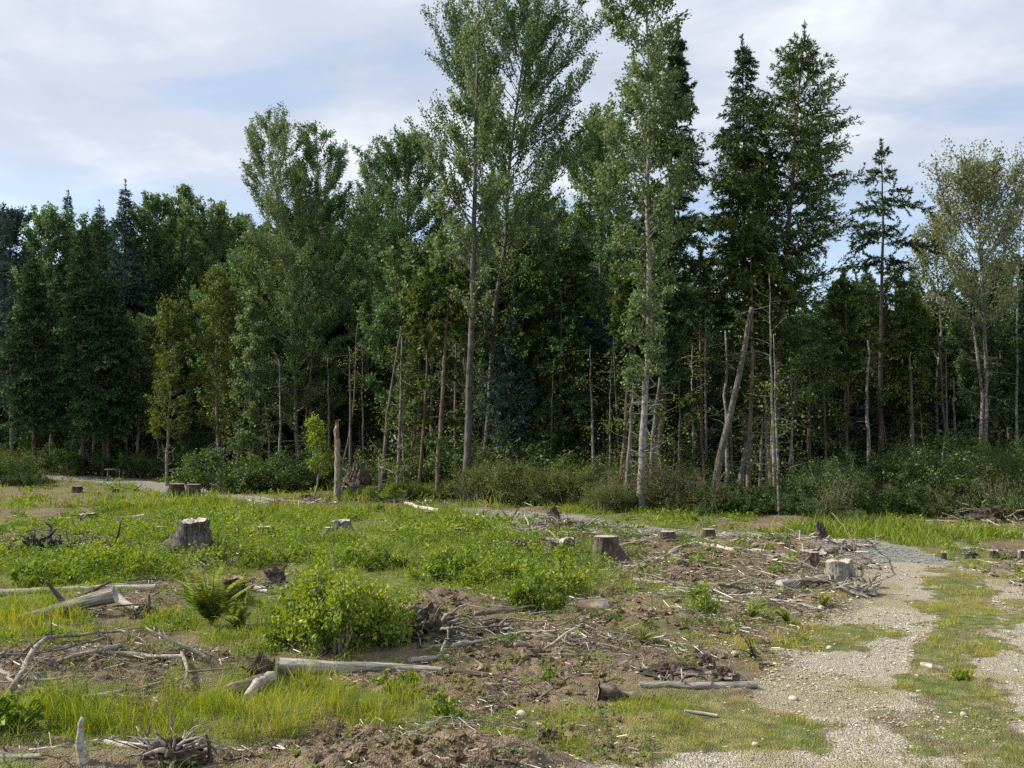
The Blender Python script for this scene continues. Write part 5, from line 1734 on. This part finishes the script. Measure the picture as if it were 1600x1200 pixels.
LG = [
    ([(22, 972), (178, 958)], 10, 26, 'silver', 'thick smooth silvery log propped up at its sawn right end', dict(lift=(0, .14), k=16, wob=.03, cut='cut')),
    ([(-20, 930), (120, 925), (243, 922)], 10, 10, 'silver', 'long thin grey log lying level behind the thick silvery log', dict(wob=.06)),
    ([(45, 972), (85, 966), (130, 962)], 8, 9, 'brownlog', 'dark bark-covered pole tucked under the thick silvery log', dict(wob=.15)),
    ([(178, 932), (212, 945), (246, 962)], 13, 10, 'silver', 'split grey slab pointing right behind the sawn end of the thick silvery log', dict(wob=.35, k=7)),
    ([(436, 1050), (520, 1050), (600, 1048), (690, 1050)], 24, 9, 'silver', 'long bleached log tapering right, in front of the big bright bush', dict(k=16, wob=.12, bend=.012)),
    ([(690, 1050), (750, 1056), (818, 1062)], 8, 5, 'brownlog', 'thin brown pole continuing right from the tip of the long bleached log', dict()),
    ([(352, 1088), (390, 1075), (428, 1060)], 18, 15, 'brownlog', 'short broken log slanting up to the root end of the long bleached log', dict(cut='cut_brown', wob=.15)),
    ([(384, 1094), (400, 1078), (430, 1066)], 12, 20, 'silver', 'flared grey root end under the left tip of the long bleached log', dict(wob=.3)),
    ([(935, 1092), (975, 1094), (1022, 1096)], 24, 12, 'brownlog', 'chunky rotten log with a ragged right end below the straight grey pole', dict(wob=.65, k=11, cut='cut_brown')),
    ([(1000, 1075), (1090, 1075), (1181, 1074)], 11, 12, 'silver', 'straight grey pole with sawn right end on the edge of the gravel', dict(wob=.07, k=12, stubs=2)),
    ([(1070, 1112), (1120, 1120)], 4, 5, 'white_wood', 'short thin pale stick lying in the mossy grass below the straight grey pole', dict(k=6)),
    ([(172, 1038), (230, 1036), (286, 1036)], 7, 9, 'white_wood', 'pale peeled stick with a knobby right end in the brush pile at left', dict(k=8, bend=.03)),
    ([(130, 1082), (184, 1072)], 10, 8, 'silver', 'short grey log half sunk in the brush pile above the bright grass', dict(wob=.2)),
    ([(20, 1090), (70, 1075), (118, 1062)], 12, 9, 'brownlog', 'dark weathered log in the brush pile at the left edge', dict(wob=.25)),
    ([(165, 1168), (220, 1172), (278, 1190)], 11, 10, 'white_wood', 'pale bare log in the root tangle at the bottom left', dict(k=10, wob=.08)),
    ([(-10, 1184), (62, 1186)], 9, 7, 'silver', 'grey pole half buried in soil at the bottom left corner', dict()),
    ([(50, 1152), (112, 1160)], 9, 6, 'brownlog', 'dark broken branch at the edge of the bright grass, bottom left', dict(wob=.2)),
    ([(628, 1165), (668, 1180), (708, 1200)], 8, 7, 'brownlog', 'upper of the two dark sticks lying on the bare earth bank', dict(wob=.2)),
    ([(655, 1188), (705, 1215)], 14, 14, 'brownlog', 'thicker lower stick at the bottom of the bare earth bank', dict(wob=.3)),
    ([(1120, 862), (1085, 850), (1152, 857)][1:], 6, 6, 'white_wood', 'long bleached log lying in the slash behind the dark flared stump', dict(k=8)),
    ([(1040, 872), (1060, 856), (1090, 848)], 3, 4, 'white_wood', 'thin pale limb curving down from the long bleached log', dict(k=6)),
    ([(990, 908), (1052, 914)], 6, 6, 'white_wood', 'pale stick left of the two short brown logs', dict(k=7)),
    ([(1040, 925), (1080, 930)], 10, 8, 'brownlog', 'short brown log left of the pointed bright shrub', dict()),
    ([(1092, 915), (1128, 919)], 13, 12, 'brownlog', 'upper short thick log with a pale end, above the pointed bright shrub', dict(cut='cut_pale', wob=.1)),
    ([(1144, 930), (1176, 916)], 6, 6, 'white_wood', 'pale stick slanting up to the right in front of the long grey slash log', dict(k=7)),
    ([(1178, 921), (1214, 926)], 6, 5, 'brownlog', 'brown stick left of the thick weathered slash log', dict()),
    ([(1218, 922), (1255, 916), (1300, 908)], 17, 14, 'silver', 'thick weathered log leading left from the split grey stump', dict(wob=.2, k=12)),
    ([(1205, 900), (1248, 906)], 7, 6, 'brownlog', 'brown pole behind the thick weathered slash log', dict()),
    ([(1245, 912), (1262, 900), (1290, 898)], 6, 5, 'brownlog', 'curved brown branch at the left foot of the split grey stump', dict()),
    ([(1492, 861), (1526, 859)], 5, 5, 'white_wood', 'white stick lying in the grass beyond the gravel bend', dict(k=6)),
    ([(1440, 1040), (1462, 1046)], 7, 9, 'white_wood', 'small yellow-white log chunk on the grassy strip between the wheel tracks', dict(cut='cut_pale')),
    ([(1460, 1046), (1476, 1050)], 11, 12, 'brownlog', 'dark knot of wood at the right end of the small chunk between the wheel tracks', dict(cut='cut_pale', wob=.2)),
    ([(633, 790), (657, 796)], 5, 6, 'white_wood', 'left of the two bleached logs in front of the reddish leaning trunk', dict(k=7)),
    ([(657, 796), (688, 800)], 7, 6, 'white_wood', 'right of the two bleached logs in front of the reddish leaning trunk', dict(k=7)),
    ([(418, 790), (440, 783)], 4, 4, 'brownlog', 'short pole slanting on the far brown litter patch', dict(k=6)),
    ([(438, 782), (490, 788)], 3, 4, 'brownlog', 'long thin pole along the top of the far brown litter patch', dict(k=6)),
    ([(72, 814), (110, 811)], 3, 4, 'white_wood', 'white stick lying above the charred heap', dict(k=6)),
    ([(160, 870), (180, 878)], 6, 6, 'white_wood', 'pale slab in the weeds right of the charred heap', dict(k=6)),
    ([(449, 863), (472, 860)], 5, 4, 'white_wood', 'pale slab in the weeds right of the dark pointed remnant', dict(k=6)),
    ([(905, 955), (948, 957)], 20, 24, 'brownlog', 'stout brown log section with a pale broken left end in the slash', dict(cut='cut_pale', wob=.15, k=12)),
    ([(918, 938), (938, 935)], 5, 5, 'white_wood', 'small bleached chip lying above the stout brown log section', dict(k=6)),
    ([(920, 975), (970, 962), (1030, 948)], 3, 4, 'brownlog', 'thin long branch rising right from the stout brown log section', dict(k=6)),
    ([(400, 925), (420, 928)], 12, 10, 'white_wood', 'bleached slab beside the tilted sawn stump', dict(wob=.3)),
    ([(378, 912), (398, 908)], 8, 7, 'silver', 'grey slab behind the tilted sawn stump', dict(wob=.3)),
    ([(408, 955), (448, 944)], 5, 4, 'brownlog', 'crooked brown branch at the left foot of the big bright bush', dict(bend=.08, k=7)),
    ([(560, 958), (590, 952)], 6, 6, 'silver', 'grey stick showing through the right side of the big bright bush', dict()),
    ([(1090, 935), (1140, 944)], 6, 5, 'silver', 'grey limb below the upper short thick log', dict()),
    ([(640, 1035), (700, 1028)], 8, 6, 'silver', 'grey branch just above the long bleached log', dict(wob=.2)),
    ([(270, 765), (262, 779)], 4, 5, 'silver', 'grey limb leaning on the left twin stump', dict(k=6)),
    ([(440, 800), (470, 797)], 4, 4, 'white_wood', 'pale stick at the front of the far brown litter patch', dict(k=6)),
    ([(215, 948), (250, 930)], 5, 4, 'rootdark', 'dark bark strip right of the thick silvery log', dict(k=7)),
]
for i, (pts, d0, d1, mt, lab, kw) in enumerate(LG):
    log(pts, d0, d1, mt, lab, i, **kw)


def splinter(px, py, wpx, hpx, dx, mat, label, seed, cat='root', name='upright_root', dy=0, curve=.1):
    """upright tapering piece of root or broken wood rising from the ground"""
    r = np.random.default_rng(seed + 5000)
    p = P(px, py)
    s = p.y / F
    h = hpx * s
    n = 9
    t = np.linspace(0, 1, n)
    pts = np.stack([dx * s * t + curve * h * np.sin(t * PI) * r.choice([-1, 1]), dy * s * t + r.normal(0, .02 * h, n) * t, -.04 + (h + .04) * t], -1)
    g = Geo()
    g.tube(pts, np.linspace(wpx * s * .55, wpx * s * .16, n), 8, .5, True, .3, r)
    o = link(name, g.mesh(name, M[mat]), None, p)
    return tag(o, label, cat)


splinter(134, 1194, 19, 66, -8, 'silver', 'bleached root prong standing upright at the bottom left', 1)
splinter(325, 1192, 9, 42, -4, 'rootdark', 'short dark broken prong right of the root tangle at the bottom left', 2)
splinter(654, 962, 11, 34, -12, 'white_wood', 'pale splintered tip standing on top of the root heap right of the big bright bush', 3, 'splintered wood', 'wood_splinter')
splinter(690, 1032, 9, 30, 6, 'silver', 'short upright bleached branch stub above the tip of the long log', 4)
splinter(112, 958, 12, 50, -42, 'rootdark', 'dark curved splinter slab rising left behind the thick silvery log', 5, 'splintered wood', 'wood_splinter', 0, .05)
splinter(110, 935, 8, 26, 62, 'rootdark', 'dark plank leaning right behind the crossed logs', 6, 'splintered wood', 'wood_splinter', 0, .02)
splinter(1257, 868, 5, 26, -3, 'white_wood', 'bleached stick standing in front of the low brown broken stump', 7, 'stick', 'stick', 0, .0)
splinter(1250, 850, 3, 16, 0, 'white_wood', 'tiny upright stick at the left end of the low brown broken stump', 8, 'stick', 'stick', 0, .0)
splinter(798, 812, 4, 22, 14, 'rootdark', 'dark pointed stick leaning right in front of the far gravel', 9, 'stick', 'stick', 0, .0)
splinter(800, 812, 6, 14, -16, 'brownlog', 'brown stick leaning left on the dark mound', 10, 'stick', 'stick', 0, .0)
splinter(1235, 880, 2, 36, 3, 'brush', 'thin dry stalk in the slash left of the bark-covered stump', 11, 'stalk', 'dry_stalk')
splinter(372, 845, 2, 26, 0, 'brush', 'thin dry stalk in the weeds right of the silvery stump', 12, 'stalk', 'dry_stalk', 0, .0)
splinter(300, 785, 2, 20, 0, 'brush', 'thin dry stalk in front of the twin dark stumps', 13, 'stalk', 'dry_stalk', 0, .0)
splinter(760, 850, 4, 16, 2, 'silver', 'small grey upright stub in the weeds left of the broad broken stump', 14, 'stick', 'stick', 0, .0)
splinter(832, 880, 6, 28, -10, 'rootdark', 'dark broken prong in the weeds left of the broad broken stump', 15)
splinter(1068, 1068, 5, 22, -3, 'white_wood', 'small bleached stub standing behind the straight grey pole', 16, 'stick', 'stick', 0, .0)


def root_wad(px, py, wpx, hpx, label, seed, core='rootdark', rootm='root', n=14, thick=.06, squash=.8, wild=1.0, cat='root wad', soil=True, flatten=.5):
    r = np.random.default_rng(seed + 7000)
    p = P(px, py)
    s = p.y / F
    w, h = wpx * s / 2, hpx * s
    root = empty('root_wad' if cat == 'root wad' else cat.replace(' ', '_'), p, label, cat)
    # core: noisy half buried lump
    nu, nv = 30, 14
    th = np.arange(nu) * 2 * PI / nu
    phv = np.linspace(-.3, PI / 2, nv)
    T, Pv = np.meshgrid(th, phv)
    nz = 1 + .75 * (fbm(T.ravel() * 1.6 + seed, Pv.ravel() * 2.2, 1.3, 4, seed) - .5) + .12 * r.normal(0, 1, T.size)
    cr = .72
    V = np.stack([np.cos(T.ravel()) * np.cos(Pv.ravel()) * w * cr * nz, np.sin(T.ravel()) * np.cos(Pv.ravel()) * w * cr * squash * nz, np.sin(Pv.ravel()) * h * cr * nz], -1)
    i = np.arange(nv - 1)[:, None] * nu
    j = np.arange(nu)[None, :]
    Q = np.stack([i + j, i + (j + 1) % nu, i + nu + (j + 1) % nu, i + nu + j], -1).reshape(-1, 4)
    if soil:
        link('soil_core', mesh_np('soil_core', V, [Q], M[core], None, False), root)
    for a in range(n):
        az = r.random() * 6.28
        el = r.uniform(-.1, 1.2) * flatten * 2
        d = np.array([math.cos(az) * math.cos(el), math.sin(az) * math.cos(el) * squash, math.sin(el)])
        st = d * np.array([w, w, h]) * .35
        st[2] = max(st[2], .02)
        L = w * r.uniform(.7, 1.35) * wild
        pts = [st]
        dd = d.copy()
        for q in range(6):
            dd = unit(dd + r.normal(0, .30, 3) + np.array([0, 0, -.07]))
            nx = pts[-1] + dd * L / 6
            nx[2] = max(nx[2], .01)
            pts.append(nx)
        g = Geo()
        th0 = thick * r.uniform(.5, 1.4)
        g.tube(np.array(pts), np.linspace(th0, th0 * .18, 7), 6, .5, True, .3, r)
        if r.random() < .7:
            q = pts[3]
            d2 = unit(dd + r.normal(0, .6, 3))
            g.tube(np.array([q, q + d2 * L * .2, q + d2 * L * .4 + r.normal(0, .02, 3)]), [th0 * .5, th0 * .3, th0 * .1], 5)
        link('root', g.mesh('root', M[rootm]), root)
    return root


root_wad(408, 1060, 50, 44, 'dark mossy root lump at the left end of the long bleached log', 1, 'rootdark', 'rootdark', 8, .03)
root_wad(668, 995, 130, 52, 'tangled dark root heap with pale splinters, right of the big bright bush', 2, 'rootdark', 'root', 26, .022)
root_wad(270, 1192, 120, 34, 'pale root tangle at the bottom left with thin twisting roots', 3, 'rootdark', 'silver', 26, .014)
root_wad(558, 772, 60, 62, 'tall dark upturned root mass behind the broken bare pole', 4, 'rootdark', 'root', 26, .05, wild=1.1, flatten=.8)
root_wad(866, 812, 22, 24, 'small dark curled root lump standing on the mound before the far gravel', 5, 'rootdark', 'rootdark', 8, .04)
root_wad(1282, 842, 26, 32, 'small upright dark root lump with a grey crest, behind the low brown broken stump', 6, 'rootdark', 'silver', 8, .03)
root_wad(70, 868, 120, 34, 'charred black heap of burned wood near the left edge', 7, 'char', 'char', 16, .05, squash=.6, cat='burned heap', flatten=.2)
root_wad(150, 862, 110, 16, 'thin dark burned branches trailing right from the charred heap', 8, 'char', 'char', 18, .03, squash=.5, flatten=.1, cat='burned heap')
root_wad(225, 965, 50, 22, 'dark bark lump at the right end of the split grey slab', 9, 'rootdark', 'root', 8, .025)
root_wad(430, 912, 40, 30, 'dark root lump right of the tilted sawn stump', 10, 'rootdark', 'rootdark', 9, .03)
root_wad(1335, 925, 90, 20, 'grey spreading root crown at the right foot of the split grey stump', 11, 'root', 'silver', 16, .022, flatten=.15)
root_wad(1130, 1062, 60, 22, 'dark gnarled root piece behind the straight grey pole', 12, 'rootdark', 'root', 12, .014, flatten=.4)
root_wad(1045, 1050, 130, 14, 'low dark broken soil clod heap behind the rotten log', 13, 'stumpbark', 'root', 10, .012, flatten=.2)
root_wad(1105, 1042, 30, 22, 'small dark bark lump on the right of the brown soil heap', 14, 'rootdark', 'root', 6, .012)
root_wad(858, 1162, 50, 24, 'small dark rotten stump remnant in the thin grass at the bottom', 15, 'rootdark', 'rootdark', 7, .012)
root_wad(770, 985, 60, 20, 'low brown root clump right of the tangled dark root heap', 16, 'rootdark', 'root', 12, .015)
root_wad(895, 822, 80, 14, 'low tangle of twigs on the mound left of the dark flared stump', 17, 'rootdark', 'root', 20, .022, flatten=.3)
root_wad(830, 828, 70, 14, 'low grey tangle of broken roots on the left of the mound', 18, 'root', 'silver', 16, .025, flatten=.3)
root_wad(600, 800, 60, 12, 'dark litter heap in the grass before the narrow cut stump', 19, 'rootdark', 'rootdark', 14, .03, flatten=.2)
root_wad(620, 785, 50, 8, 'dark low litter ridge at the wood edge right of the narrow cut stump', 20, 'rootdark', 'rootdark', 10, .03, flatten=.2)
root_wad(480, 782, 40, 10, 'dark low litter heap left of the broken bare pole', 21, 'rootdark', 'root', 12, .03, flatten=.2)
root_wad(1560, 812, 110, 24, 'dark brushy slash heap at the right wood edge', 22, 'rootdark', 'root', 24, .03, flatten=.3)
root_wad(1520, 872, 30, 12, 'small grey root scrap on the far verge of the gravel bend', 23, 'rootdark', 'silver', 8, .02)
root_wad(1105, 822, 22, 10, 'small grey root scrap at the edge of the shaded grass', 24, 'rootdark', 'silver', 7, .025)
root_wad(25, 870, 60, 18, 'reddish-brown soil and root heap at the left edge by the charred heap', 25, 'stumpbark', 'rootdark', 8, .03, flatten=.2)
root_wad(760, 1100, 20, 10, 'small brown wood scrap in the bare soil right of the bright grass', 26, 'rootdark', 'root', 5, .008)
root_wad(810, 858, 50, 20, 'brown broken root pile in the weeds left of the broad broken stump', 27, 'rootdark', 'root', 14, .022, flatten=.5)
root_wad(1180, 870, 60, 12, 'grey broken branches piled in the slash right of the long bleached log', 28, 'root', 'silver', 16, .018, flatten=.3)

# ------------------------------------------------------------------ loose sticks by zone
rng = np.random.default_rng(800)
SP = []
for i in range(9):
    r = np.random.default_rng(820 + i)
    g = Geo()
    n = 8
    L = 1.0
    pts = np.zeros((n, 3))
    pts[:, 0] = np.linspace(-.5, .5, n)
    pts[:, 1] = np.cumsum(r.normal(0, .030, n)) + .05 * math.sin(i) * np.sin(np.linspace(0, PI, n))
    pts[:, 2] = np.abs(np.cumsum(r.normal(0, .012, n)))
    g.tube(pts, np.linspace(.020, .006, n) * r.uniform(.6, 1.6), 6, .5, True, .25, r)
    for q in range(int(r.integers(1, 4))):
        a = pts[int(r.integers(1, 6))]
        d = unit(np.array([.8, r.uniform(-.9, .9), r.uniform(0, .5)]))
        l = r.uniform(.12, .4)
        g.tube(np.array([a, a + d * l * .5 + r.normal(0, .015, 3), a + d * l]), [.010, .007, .002], 5, .5, True)
    SP.append(g.mesh('stick', None))
SM = {}


def stick_mesh(i, mat):
    if (i, mat) not in SM:
        me = SP[i].copy()
        me.materials.append(M[mat])
        SM[(i, mat)] = me
    return SM[(i, mat)]


def sticks(cx, cy, rx, ry, n, L0, L1, label, group, mats=('root', 'silver', 'brownlog', 'white_wood')):
    n = int(n * .67)
    pr = np.array([.38, .26, .26, .10][:len(mats)])
    pr /= pr.sum()
    for i in range(n):
        a = rng.random() * 6.28
        q = math.sqrt(rng.random())
        p = P(cx + rx * q * math.cos(a), cy + ry * q * math.sin(a))
        L = rng.uniform(L0, L1) * (0.55 + .45 * rng.random())
        az = rng.normal(0, .75) + (PI if rng.random() < .5 else 0)
        mt = mats[rng.choice(len(mats), p=pr)]
        o = link('branch', stick_mesh(int(rng.integers(0, 9)), mt), None, (p.x, p.y, p.z + .012 + .09 * rng.random() ** 2), (rng.random() * 6.28 * 0, rng.normal(0, .20), az))
        th = rng.uniform(.6, 1.5)
        o.scale = (L, L * .8, L * .8 * th)
        tag(o, label, 'branch', group)


sticks(250, 1050, 150, 28, 26, .25, .9, 'loose weathered branch in the brush pile above the bright grass at left', 'branches in the left brush pile')
sticks(60, 1050, 80, 30, 18, .3, .9, 'loose branch piled at the left edge below the thick silvery log', 'branches piled at the left edge')
sticks(700, 965, 110, 40, 44, .2, .8, 'loose branch in the root heap right of the big bright bush', 'branches around the root heap')
sticks(850, 1000, 130, 40, 30, .2, .9, 'dry branch strewn over the brown slash in the middle foreground', 'branches over the brown slash')
sticks(400, 925, 60, 18, 12, .2, .7, 'short branch in the dark litter right of the tilted sawn stump', 'branches right of the tilted sawn stump')
sticks(1160, 935, 100, 26, 26, .2, .8, 'broken stick in the lower part of the slash pile above the pale verge stones', 'sticks in the lower slash pile')
sticks(1020, 1020, 120, 45, 18, .15, .5, 'small stick on the brown soil heap above the straight grey pole', 'sticks on the brown soil heap')
sticks(1130, 895, 130, 34, 60, .3, 1.3, 'weathered branch in the slash pile between the two flared stumps', 'branches between the two flared stumps')
sticks(1240, 908, 90, 28, 40, .25, 1.0, 'broken branch at the feet of the split grey stump', 'branches at the split grey stump')
sticks(900, 850, 110, 26, 26, .4, 1.6, 'branch strewn on the mound around the dark flared stump', 'branches on the mound')
sticks(600, 1185, 180, 22, 12, .12, .4, 'small stick or root on the bare earth bank at the bottom', 'sticks on the bare earth bank')
sticks(100, 1190, 160, 16, 12, .15, .5, 'thin stick in the soil at the bottom left corner', 'sticks in the bottom left corner')
sticks(850, 1120, 150, 40, 12, .1, .35, 'small stick in the thin grass below the rotten log', 'sticks in the thin grass')
sticks(450, 785, 90, 8, 12, .6, 1.8, 'branch on the far brown litter patch before the bright sapling', 'branches on the far litter patch')
sticks(220, 830, 200, 25, 14, .4, 1.2, 'branch half hidden in the weeds around the silvery stump', 'branches in the weeds around the silvery stump')
sticks(620, 850, 160, 30, 10, .4, 1.2, 'branch half hidden in the weeds in the middle distance', 'branches in the middle weeds')
sticks(1270, 850, 90, 14, 14, .4, 1.5, 'thin branch spread around the low brown broken stump', 'branches around the low brown broken stump')
sticks(1540, 850, 70, 30, 8, .3, 1.0, 'stick lying in the grass beyond the gravel bend', 'sticks beyond the gravel bend')
sticks(180, 940, 90, 26, 12, .2, .8, 'small branch around the crossed logs at left', 'branches around the crossed logs')
# long crooked branches at the left
def crooked(pts, d0, d1, label, seed, mat='root', hs=None):
    g3 = [P(a, b) for (a, b) in pts]
    r = np.random.default_rng(seed)
    Y = g3[0].y
    A = np.array([[q.x - g3[0].x, q.y - g3[0].y, q.z - g3[0].z + (hs[i] if hs else .03)] for i, q in enumerate(g3)])
    n = 16
    s = np.linspace(0, len(A) - 1, n)
    pp = np.stack([np.interp(s, np.arange(len(A)), A[:, c]) for c in range(3)], -1) + r.normal(0, .008, (n, 3))
    g = Geo()
    g.tube(pp, np.linspace(d0, d1, n) * Y / F / 2, 7, .5, True, .25, r)
    for i in range(4):
        a = pp[int(r.integers(3, n - 2))]
        d = unit(r.normal(0, 1, 3) * [1, .5, .6] + [0, 0, .3])
        l = r.uniform(.1, .3)
        g.tube(np.array([a, a + d * l * .5, a + d * l + r.normal(0, .02, 3)]), [.008, .005, .002], 4)
    o = link('branch', g.mesh('branch', M[mat]), None, g3[0])
    tag(o, label, 'branch')


crooked([(15, 1085), (30, 1060), (50, 1040), (75, 1025), (120, 1010), (180, 1000), (225, 990)], 11, 3, 'long crooked branch arching up from the left edge brush pile', 1, 'root', [.02, .08, .12, .14, .10, .08, .06])
crooked([(20, 1040), (45, 1025), (78, 1002)], 5, 3, 'dark twig crossing behind the long crooked branch', 2, 'rootdark', [.02, .05, .08])
crooked([(0, 1050), (25, 1070), (50, 1088)], 6, 4, 'pale slanting branch under the long crooked branch', 3, 'silver', [.06, .04, .02])
crooked([(150, 1005), (170, 1020), (185, 1032)], 4, 2, 'forked twig hanging into the left brush pile', 4, 'rootdark', [.12, .08, .02])
crooked([(1165, 1010), (1180, 1030), (1192, 1048)], 3, 2, 'thin dark fallen twig at the edge of the gravel verge', 5, 'rootdark', [.05, .04, .01])
crooked([(1300, 845), (1320, 870), (1335, 890), (1342, 915)], 2, 1, 'thin arching twig hanging over the split grey stump', 6, 'brush', [.55, .5, .35, .02])
crooked([(1330, 900), (1350, 885), (1390, 882)], 3, 1, 'thin branch reaching onto the gravel right of the split grey stump', 7, 'rootdark', [.05, .05, .02])
crooked([(750, 985), (800, 982), (860, 990), (905, 1004)], 3, 2, 'long pale bent stem lying across the brown slash', 8, 'brush', [.10, .12, .10, .02])
crooked([(790, 1000), (850, 1000), (900, 1012)], 3, 2, 'second long bent stem below the pale one across the brown slash', 9, 'silver', [.06, .08, .02])
crooked([(855, 842), (885, 850), (915, 862)], 3, 2, 'pale pole slanting down the mound before the dark flared stump', 10, 'silver', [.16, .12, .04])
crooked([(1205, 925), (1190, 945), (1178, 955)], 2, 1, 'thin pale stalk leaning in the slash right of the pointed shrub', 11, 'brush', [.2, .1, .02])

# ------------------------------------------------------------------ stones, metal frame
def rock(px, py, wpx, label, seed, group=None):
    r = np.random.default_rng(seed + 9000)
    p = P(px, py)
    s = p.y / F
    rad = wpx * s / 2
    nu, nv = 18, 11
    th = np.arange(nu) * 2 * PI / nu
    ph = np.linspace(-PI / 2, PI / 2, nv)
    T, Pv = np.meshgrid(th, ph)
    T, Pv = T.ravel(), Pv.ravel()
    d = np.stack([np.cos(T) * np.cos(Pv), np.sin(T) * np.cos(Pv), np.sin(Pv)], -1)
    nrm = unit(r.normal(0, 1, (9, 3)))
    cut_ = np.min(np.where(d @ nrm.T > .1, .82 / np.maximum(d @ nrm.T, .1), 9), axis=1)
    rr = np.minimum(1.0, cut_)
    V = d * rr[:, None] * [rad, rad * .8, rad * .62] + [0, 0, rad * .3]
    i = np.arange(nv - 1)[:, None] * nu
    j = np.arange(nu)[None, :]
    Q = np.stack([i + j, i + (j + 1) % nu, i + nu + (j + 1) % nu, i + nu + j], -1).reshape(-1, 4)
    o = link('rock', mesh_np('rock', V, [Q], M['rock']), None, p, (0, 0, r.random() * 6))
    tag(o, label, 'rock', group)


for i, (a, b, w, lab) in enumerate([
        (815, 1119, 20, 'biggest pale rock in the thin grass, below and left of the rotten log'), (1239, 1094, 16, 'rounded pale rock on the gravel right of the straight grey pole'),
        (1296, 1014, 11, 'grey rounded rock on the left wheel track'), (1180, 1165, 13, 'grey stone in the grass at the bottom, left of the wheel track'),
        (1148, 1022, 12, 'pale stone beside the fallen dark twig'), (747, 806, 8, 'leftmost of the pale stones at the edge of the far gravel'),
        (756, 808, 10, 'middle and largest of the pale stones at the edge of the far gravel'), (783, 811, 10, 'rightmost of the pale stones at the edge of the far gravel'),
        (681, 1103, 9, 'pale stone on the bare soil right of the bright grass'), (742, 1126, 8, 'small pale stone at the top of the bare earth bank'),
        (790, 1065, 10, 'pale stone just below the end of the thin brown pole'), (1505, 1118, 12, 'pale stone in the stony patch at the right'),
        (225, 842, 9, 'white stone left of the foot of the silvery stump'), (330, 862, 12, 'white stone right of the foot of the silvery stump'),
        (115, 876, 9, 'white stone below the charred heap'), (345, 905, 12, 'white stone lump above the tilted sawn stump'), (1283, 950, 12, 'pale stone where the verge meets the split grey stump roots')]):
    rock(a, b, w, lab, i)

# thin metal frame by the far path
x1, _ = at_depth(188, 700, 47)
z1 = gz(x1, 47)
fr = empty('metal_frame', (x1, 47, z1), 'thin pale metal frame of two posts and a rail beside the far path at left', 'metal frame')
for dx in (0, -.62):
    g = Geo()
    g.tube(np.array([[dx, 0, -.1], [dx, 0, .62]]), [.028, .028], 8)
    link('post', g.mesh('post', M['silver_v']), fr)
g = Geo()
g.tube(np.array([[-.78, 0, .63], [.03, 0, .63]]), [.03, .03], 8)
link('rail', g.mesh('rail', M['silver_v']), fr)
